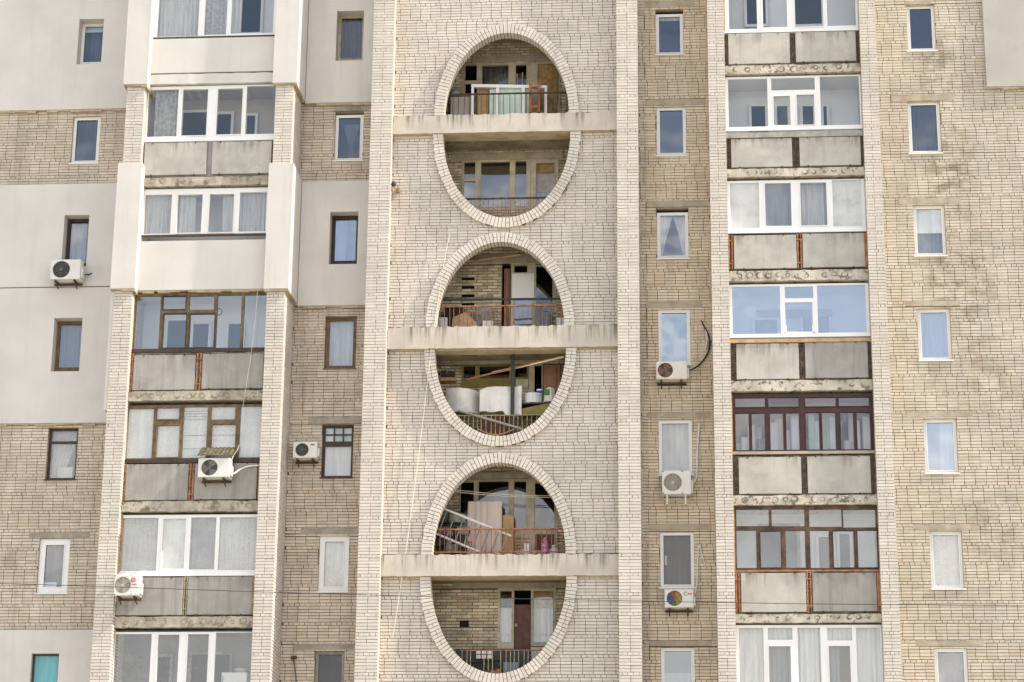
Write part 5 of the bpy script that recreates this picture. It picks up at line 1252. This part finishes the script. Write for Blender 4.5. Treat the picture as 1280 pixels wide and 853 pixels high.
for j in range(6):
    for i in range(9):
        t = j / 5; an = 2 * math.pi * i / 9; ra = (b - a) / 2 * (1.05 - .6 * t ** 2) * rr.uniform(.85, 1.1); vs.append(((a + b) / 2 + ra * math.cos(an), CW + .68 + .1 * math.sin(an), Z + (d - Z) * t))
for j in range(5):
    for i in range(9): fs.append((j * 9 + i, j * 9 + (i + 1) % 9, (j + 1) * 9 + (i + 1) % 9, (j + 1) * 9 + i))
fs.append(tuple(range(45, 54))); q.poly(vs, fs); solid('floral_bag', 'magenta and white patterned bag behind the orange railing', 'bag', q, 'floral')
for (y0, y1, lab) in ((612.5, 620, 'upper clothes line of the ladder balcony'), (615, 622, 'lower clothes line of the ladder balcony')):
    q = MB(); A = at(568, y0, CW + .75); B = at(697, y1, CW + .75); P = [(A[0] + (B[0] - A[0]) * i / 8, CW + .75, A[1] + (B[1] - A[1]) * i / 8 - .04 * math.sin(math.pi * i / 8)) for i in range(9)]
    q.tube(P, .008, 4); solid('clothes_line', lab, 'clothes line', q, 'rope', group='clothes lines on the arched balconies')
# -- third lower loggia
Z = fd[2]
q = MB(); a, b, c, d = rect((570, 811, 662, 845), CW + .95, False); q.box(a, b, CW + .95, CW + 1.05, Z, d, .01); solid('dark_cupboard', 'low dark cupboard along the back wall of the lowest balcony', 'cupboard', q, 'fan_dark')
for i in range(3):
    for j in range(2):
        q = MB(); a, b, c, d = rect((595 + 7 * i, 813 + 5.8 * j, 600.6 + 7 * i, 817.8 + 5.8 * j), CW + .88, False); q.box(a, b, CW + .88, CW + .945, c, d, .008)
        solid('small_box', 'small pale box stacked in front of the low dark cupboard', 'box', q, 'sheet_white', 'small pale boxes of the lowest balcony')
rr = random.Random(14)
for i in range(6):
    q = MB()
    x, z = at(612 + i * 3.6, 838, CW + .62); q.box(x - .04, x + .05, CW + .5, CW + .72, Z, Z + rr.uniform(.09, .22), .01)
    solid('broken_brick', 'reddish broken brick at the bottom of the lowest oval', 'brick', q, 'terracotta', 'broken bricks at the bottom of the lowest oval')
q = MB(); A = at(586, 829, CW + .7); B = at(628, 826, CW + .7); q.tube([(A[0], CW + .7, A[1]), (B[0], CW + .7, B[1])], .03, 6); solid('black_tube', 'black tube lying behind the yellow bars of the lowest balcony', 'tube', q, 'black')
q = MB(); pbox(q, 629, 828, 648, 845, CW + .75, .2, Z); solid('blue_crate', 'dull blue crate behind the yellow bars of the lowest balcony', 'crate', q, 'cloth_reflection_blue')
q = MB(); pbox(q, 664, 809, 676, 846, CW + .9, .1, Z); solid('grey_boards', 'pale grey boards standing below the boarded window', 'boards', q, 'plaster_grey')

# cupboard and bowl behind the lowest left balcony window
q = MB(); a, b, c, d = rect((276, 840.5, 308, 880), .9, False); q.box(a, b, .9, 1.35, FZ('L', 925), d, .012); s = MB(); s.box(a + .03, a + .045, .875, .9, d - .35, d - .1)
multi('refrigerator', 'small white refrigerator behind the lowest window of the left bay', 'refrigerator', [('body', q, 'white'), ('handle', s, 'steel')], ((a + b) / 2, 1.1, FZ('L', 925)))
q = MB(); x = (a + b) / 2 + .12; q.lathe(x, 1.12, d + .001, [(0, 0), (.10, 0), (.17, .09), (.18, .1), (.17, .1), (.1, .02), (0, .02)], 18); solid('bowl', 'white bowl on top of the small refrigerator', 'bowl', q, 'enamel', smooth=True)

# ------------------------------------------------------------------ fixtures and cables
x, z = at(493, 238, CW - .02)
k = MB(); k.lathe(x, CW - .16, z + .06, [(0, 0), (.05, 0), (.062, .05), (.05, .11), (0, .13)], 14)
g = MB(); g.tube([(x - .03, CW, z + .02), (x - .03, CW - .16, z + .03), (x - .01, CW - .18, z - .09), (x - .02, CW - .06, z - .19)], .018, 6)
h = MB(); x2, z2 = at(498, 239, CW - .02); h.box(x2 - .045, x2 + .045, CW - .09, CW - .01, z2 - .05, z2 + .05, .01); h.tube([(x2 - .01, CW - .05, z2 + .05), (x2 - .015, CW - .05, z2 + .15)], .012, 5)
multi('wall_fixture', 'small rusty lamp bracket on the edge of the pier left of the upper oval', 'bracket', [('lamp', k, 'fan_dark'), ('arm', g, 'cardboard'), ('junction_box', h, 'olive')], (x, CW, z))
x, z = at(367.5, 822.5, WY)
h = MB(); h.box(x - .07, x + .07, WY - .06, WY + .0, z - .03, z + .04, .01)
wv = MB(); wv.tube([(x - .01, WY - .04, z - .03), (x + .02, WY - .02, z - .2), (x + .07, WY - .02, z - .45), (x + .09, WY - .015, z - .9)], .009, 5)
multi('cable_stub', 'dark wall bracket with a loose wire below the long lintel', 'bracket', [('bracket', h, 'rust_dark'), ('wire', wv, 'black')], (x, WY, z))
def cable(name, label, pts, r, mat, sag=0):
    P = [];
    for (px, py, Y) in pts: a = at(px, py, Y); P.append(Vector((a[0], Y, a[1])))
    q = MB(); Q = []
    for i in range(len(P) - 1):
        for k in range(6): Q.append(tuple(P[i].lerp(P[i + 1], k / 6)))
    Q.append(tuple(P[-1])); q.tube(Q, r, 5); return solid(name, label, 'cable' if 'rope' not in name else 'rope', q, mat)
cable('hanging_rope', 'thin pale rope hanging slantwise left of the middle ovals', [(562, 292, .28), (553, 340, .28), (544, 400, .26), (539, 438, .26), (531, 505, .30), (522, 580, .30), (507, 692, .24), (499, 745, .30), (491, 796, .33)], .008, 'rope')
cable('thin_cord', 'thin pale cord hanging across the two wood framed windows of the left bay', [(322.5, 356, .10), (319, 400, .12), (313, 450, .12), (304, 505, .14), (300, 556, .2)], .005, 'rope')
cable('overhead_wire', 'thin dark overhead wire spanning the whole facade', [(-120, 722, -1.0), (0, 729.5, -1.0), (160, 734.5, -1.0), (320, 740, -1.0), (480, 744.5, -1.0), (640, 748.5, -1.0), (850, 752.5, -1.0), (1000, 755, -1.0), (1280, 757.5, -1.0), (1400, 758.5, -1.0)], .008, 'fan_dark')

# ------------------------------------------------------------------ building body, ground
mb = MB(); mb.use('plaster_grey'); mb.box(XL, XR, 3.4, 14, 0, ZT)
mb.box(XL, XR, WY + .02, 3.4, 0, ZB - .15); mb.box(CP0, CR1, .02, WY + .02, 0, ZB - .1); mb.box(LP0, LR1, .02, WY + .02, 0, ZB - .1); mb.box(RL0, RR1, .02, WY + .02, 0, ZB - .1)
mb.box(XL - .1, XR + .1, WY + .02, 14.1, ZT + .001, ZT + .45); mb.box(XL - .3, XL - .001, WY, 14, 0, ZT); mb.box(XR + .001, XR + .3, WY, 14, 0, ZT)
mb.build('building_body', None, bld)
gm, nt, out = new_mat('ground'); bs = N(nt, 'ShaderNodeBsdfPrincipled'); L(nt, bs.outputs[0], out.inputs[0]); bs.inputs['Roughness'].default_value = .95
L(nt, mixc(nt, noise(nt, .12, lo=.4, hi=.6), mixc(nt, noise(nt, 3, lo=.3, hi=.7), (.36, .335, .29), (.44, .41, .36)), (.30, .28, .20)), bs.inputs['Base Color']); M['ground'] = gm
mb = MB(); S_ = 900; mb.face([(-S_, -S_, 0), (S_, -S_, 0), (S_, S_, 0), (-S_, S_, 0)]); g = mb.build('ground', 'ground'); tag(g, 'paved and grassy ground in front of the block', 'ground', None, 'structure')

# ------------------------------------------------------------------ light
SUN_EL, SUN_AZ = 45.0, 9.0              # height; degrees the sun stands in front of the facade plane, on the right
el, az = math.radians(SUN_EL), math.radians(SUN_AZ)
sd = Vector((math.cos(el) * math.cos(az), -math.cos(el) * math.sin(az), math.sin(el)))
sl = bpy.data.lights.new('sun', 'SUN'); sl.energy = 3.9; sl.angle = math.radians(0.6); sl.color = (1.0, .92, .80)
so = bpy.data.objects.new('sun', sl); so.rotation_euler = sd.to_track_quat('Z', 'Y').to_euler(); col.objects.link(so)
wd = bpy.data.worlds.new('World'); scene.world = wd; wd.use_nodes = True; nt = wd.node_tree; nt.nodes.clear()
sky = N(nt, 'ShaderNodeTexSky', sky_type='NISHITA'); sky.sun_disc = False; sky.sun_elevation = el; sky.sun_rotation = math.atan2(sd.x, sd.y)
sky.air_density = 1.0; sky.dust_density = 1.2; sky.ozone_density = 1.0
tc = N(nt, 'ShaderNodeTexCoord'); mp = N(nt, 'ShaderNodeMapping'); mp.inputs['Scale'].default_value = (1, 1, 2.2); L(nt, tc.outputs['Generated'], mp.inputs[0])
nz = N(nt, 'ShaderNodeTexNoise'); nz.inputs['Scale'].default_value = 4.2; nz.inputs['Detail'].default_value = 7; nz.inputs['Roughness'].default_value = .55; L(nt, mp.outputs[0], nz.inputs['Vector'])
mr = N(nt, 'ShaderNodeMapRange', interpolation_type='SMOOTHSTEP'); mr.inputs[1].default_value = .46; mr.inputs[2].default_value = .62; L(nt, nz.outputs['Fac'], mr.inputs[0])
sz = N(nt, 'ShaderNodeSeparateXYZ'); L(nt, tc.outputs['Generated'], sz.inputs[0])
def sstep(a, b):
    r = N(nt, 'ShaderNodeMapRange', interpolation_type='SMOOTHSTEP'); r.inputs[1].default_value = a; r.inputs[2].default_value = b
    L(nt, sz.outputs[2], r.inputs[0]); return r.outputs[0]
gap_ = mathn(nt, 'SUBTRACT', 1.0, mathn(nt, 'MULTIPLY', mathn(nt, 'MULTIPLY', sstep(.30, .38), mathn(nt, 'SUBTRACT', 1.0, sstep(.46, .6))), .93))   # a clear band of sky
hs = N(nt, 'ShaderNodeHueSaturation'); hs.inputs['Saturation'].default_value = .88; L(nt, sky.outputs[0], hs.inputs['Color'])
cl = mixc(nt, mathn(nt, 'MAXIMUM', mathn(nt, 'MULTIPLY', mathn(nt, 'MULTIPLY_ADD', mr.outputs[0], .74, .11), gap_), mathn(nt, 'MULTIPLY', mathn(nt, 'SUBTRACT', 1.0, sstep(.17, .30)), .62)), hs.outputs[0], (11.2, 10.6, 9.9))
bg = N(nt, 'ShaderNodeBackground'); bg.inputs[1].default_value = .15; L(nt, cl, bg.inputs[0])
wo = N(nt, 'ShaderNodeOutputWorld'); L(nt, bg.outputs[0], wo.inputs[0])
scene.view_settings.view_transform = 'Standard'; scene.view_settings.look = 'None'; scene.view_settings.gamma = 1
scene.view_settings.use_curve_mapping = False
scene.view_settings.exposure = .76
scene.render.engine = 'CYCLES'
scene.cycles.max_bounces = 8; scene.cycles.transparent_max_bounces = 24
scene.render.resolution_x, scene.render.resolution_y = 1024, 682
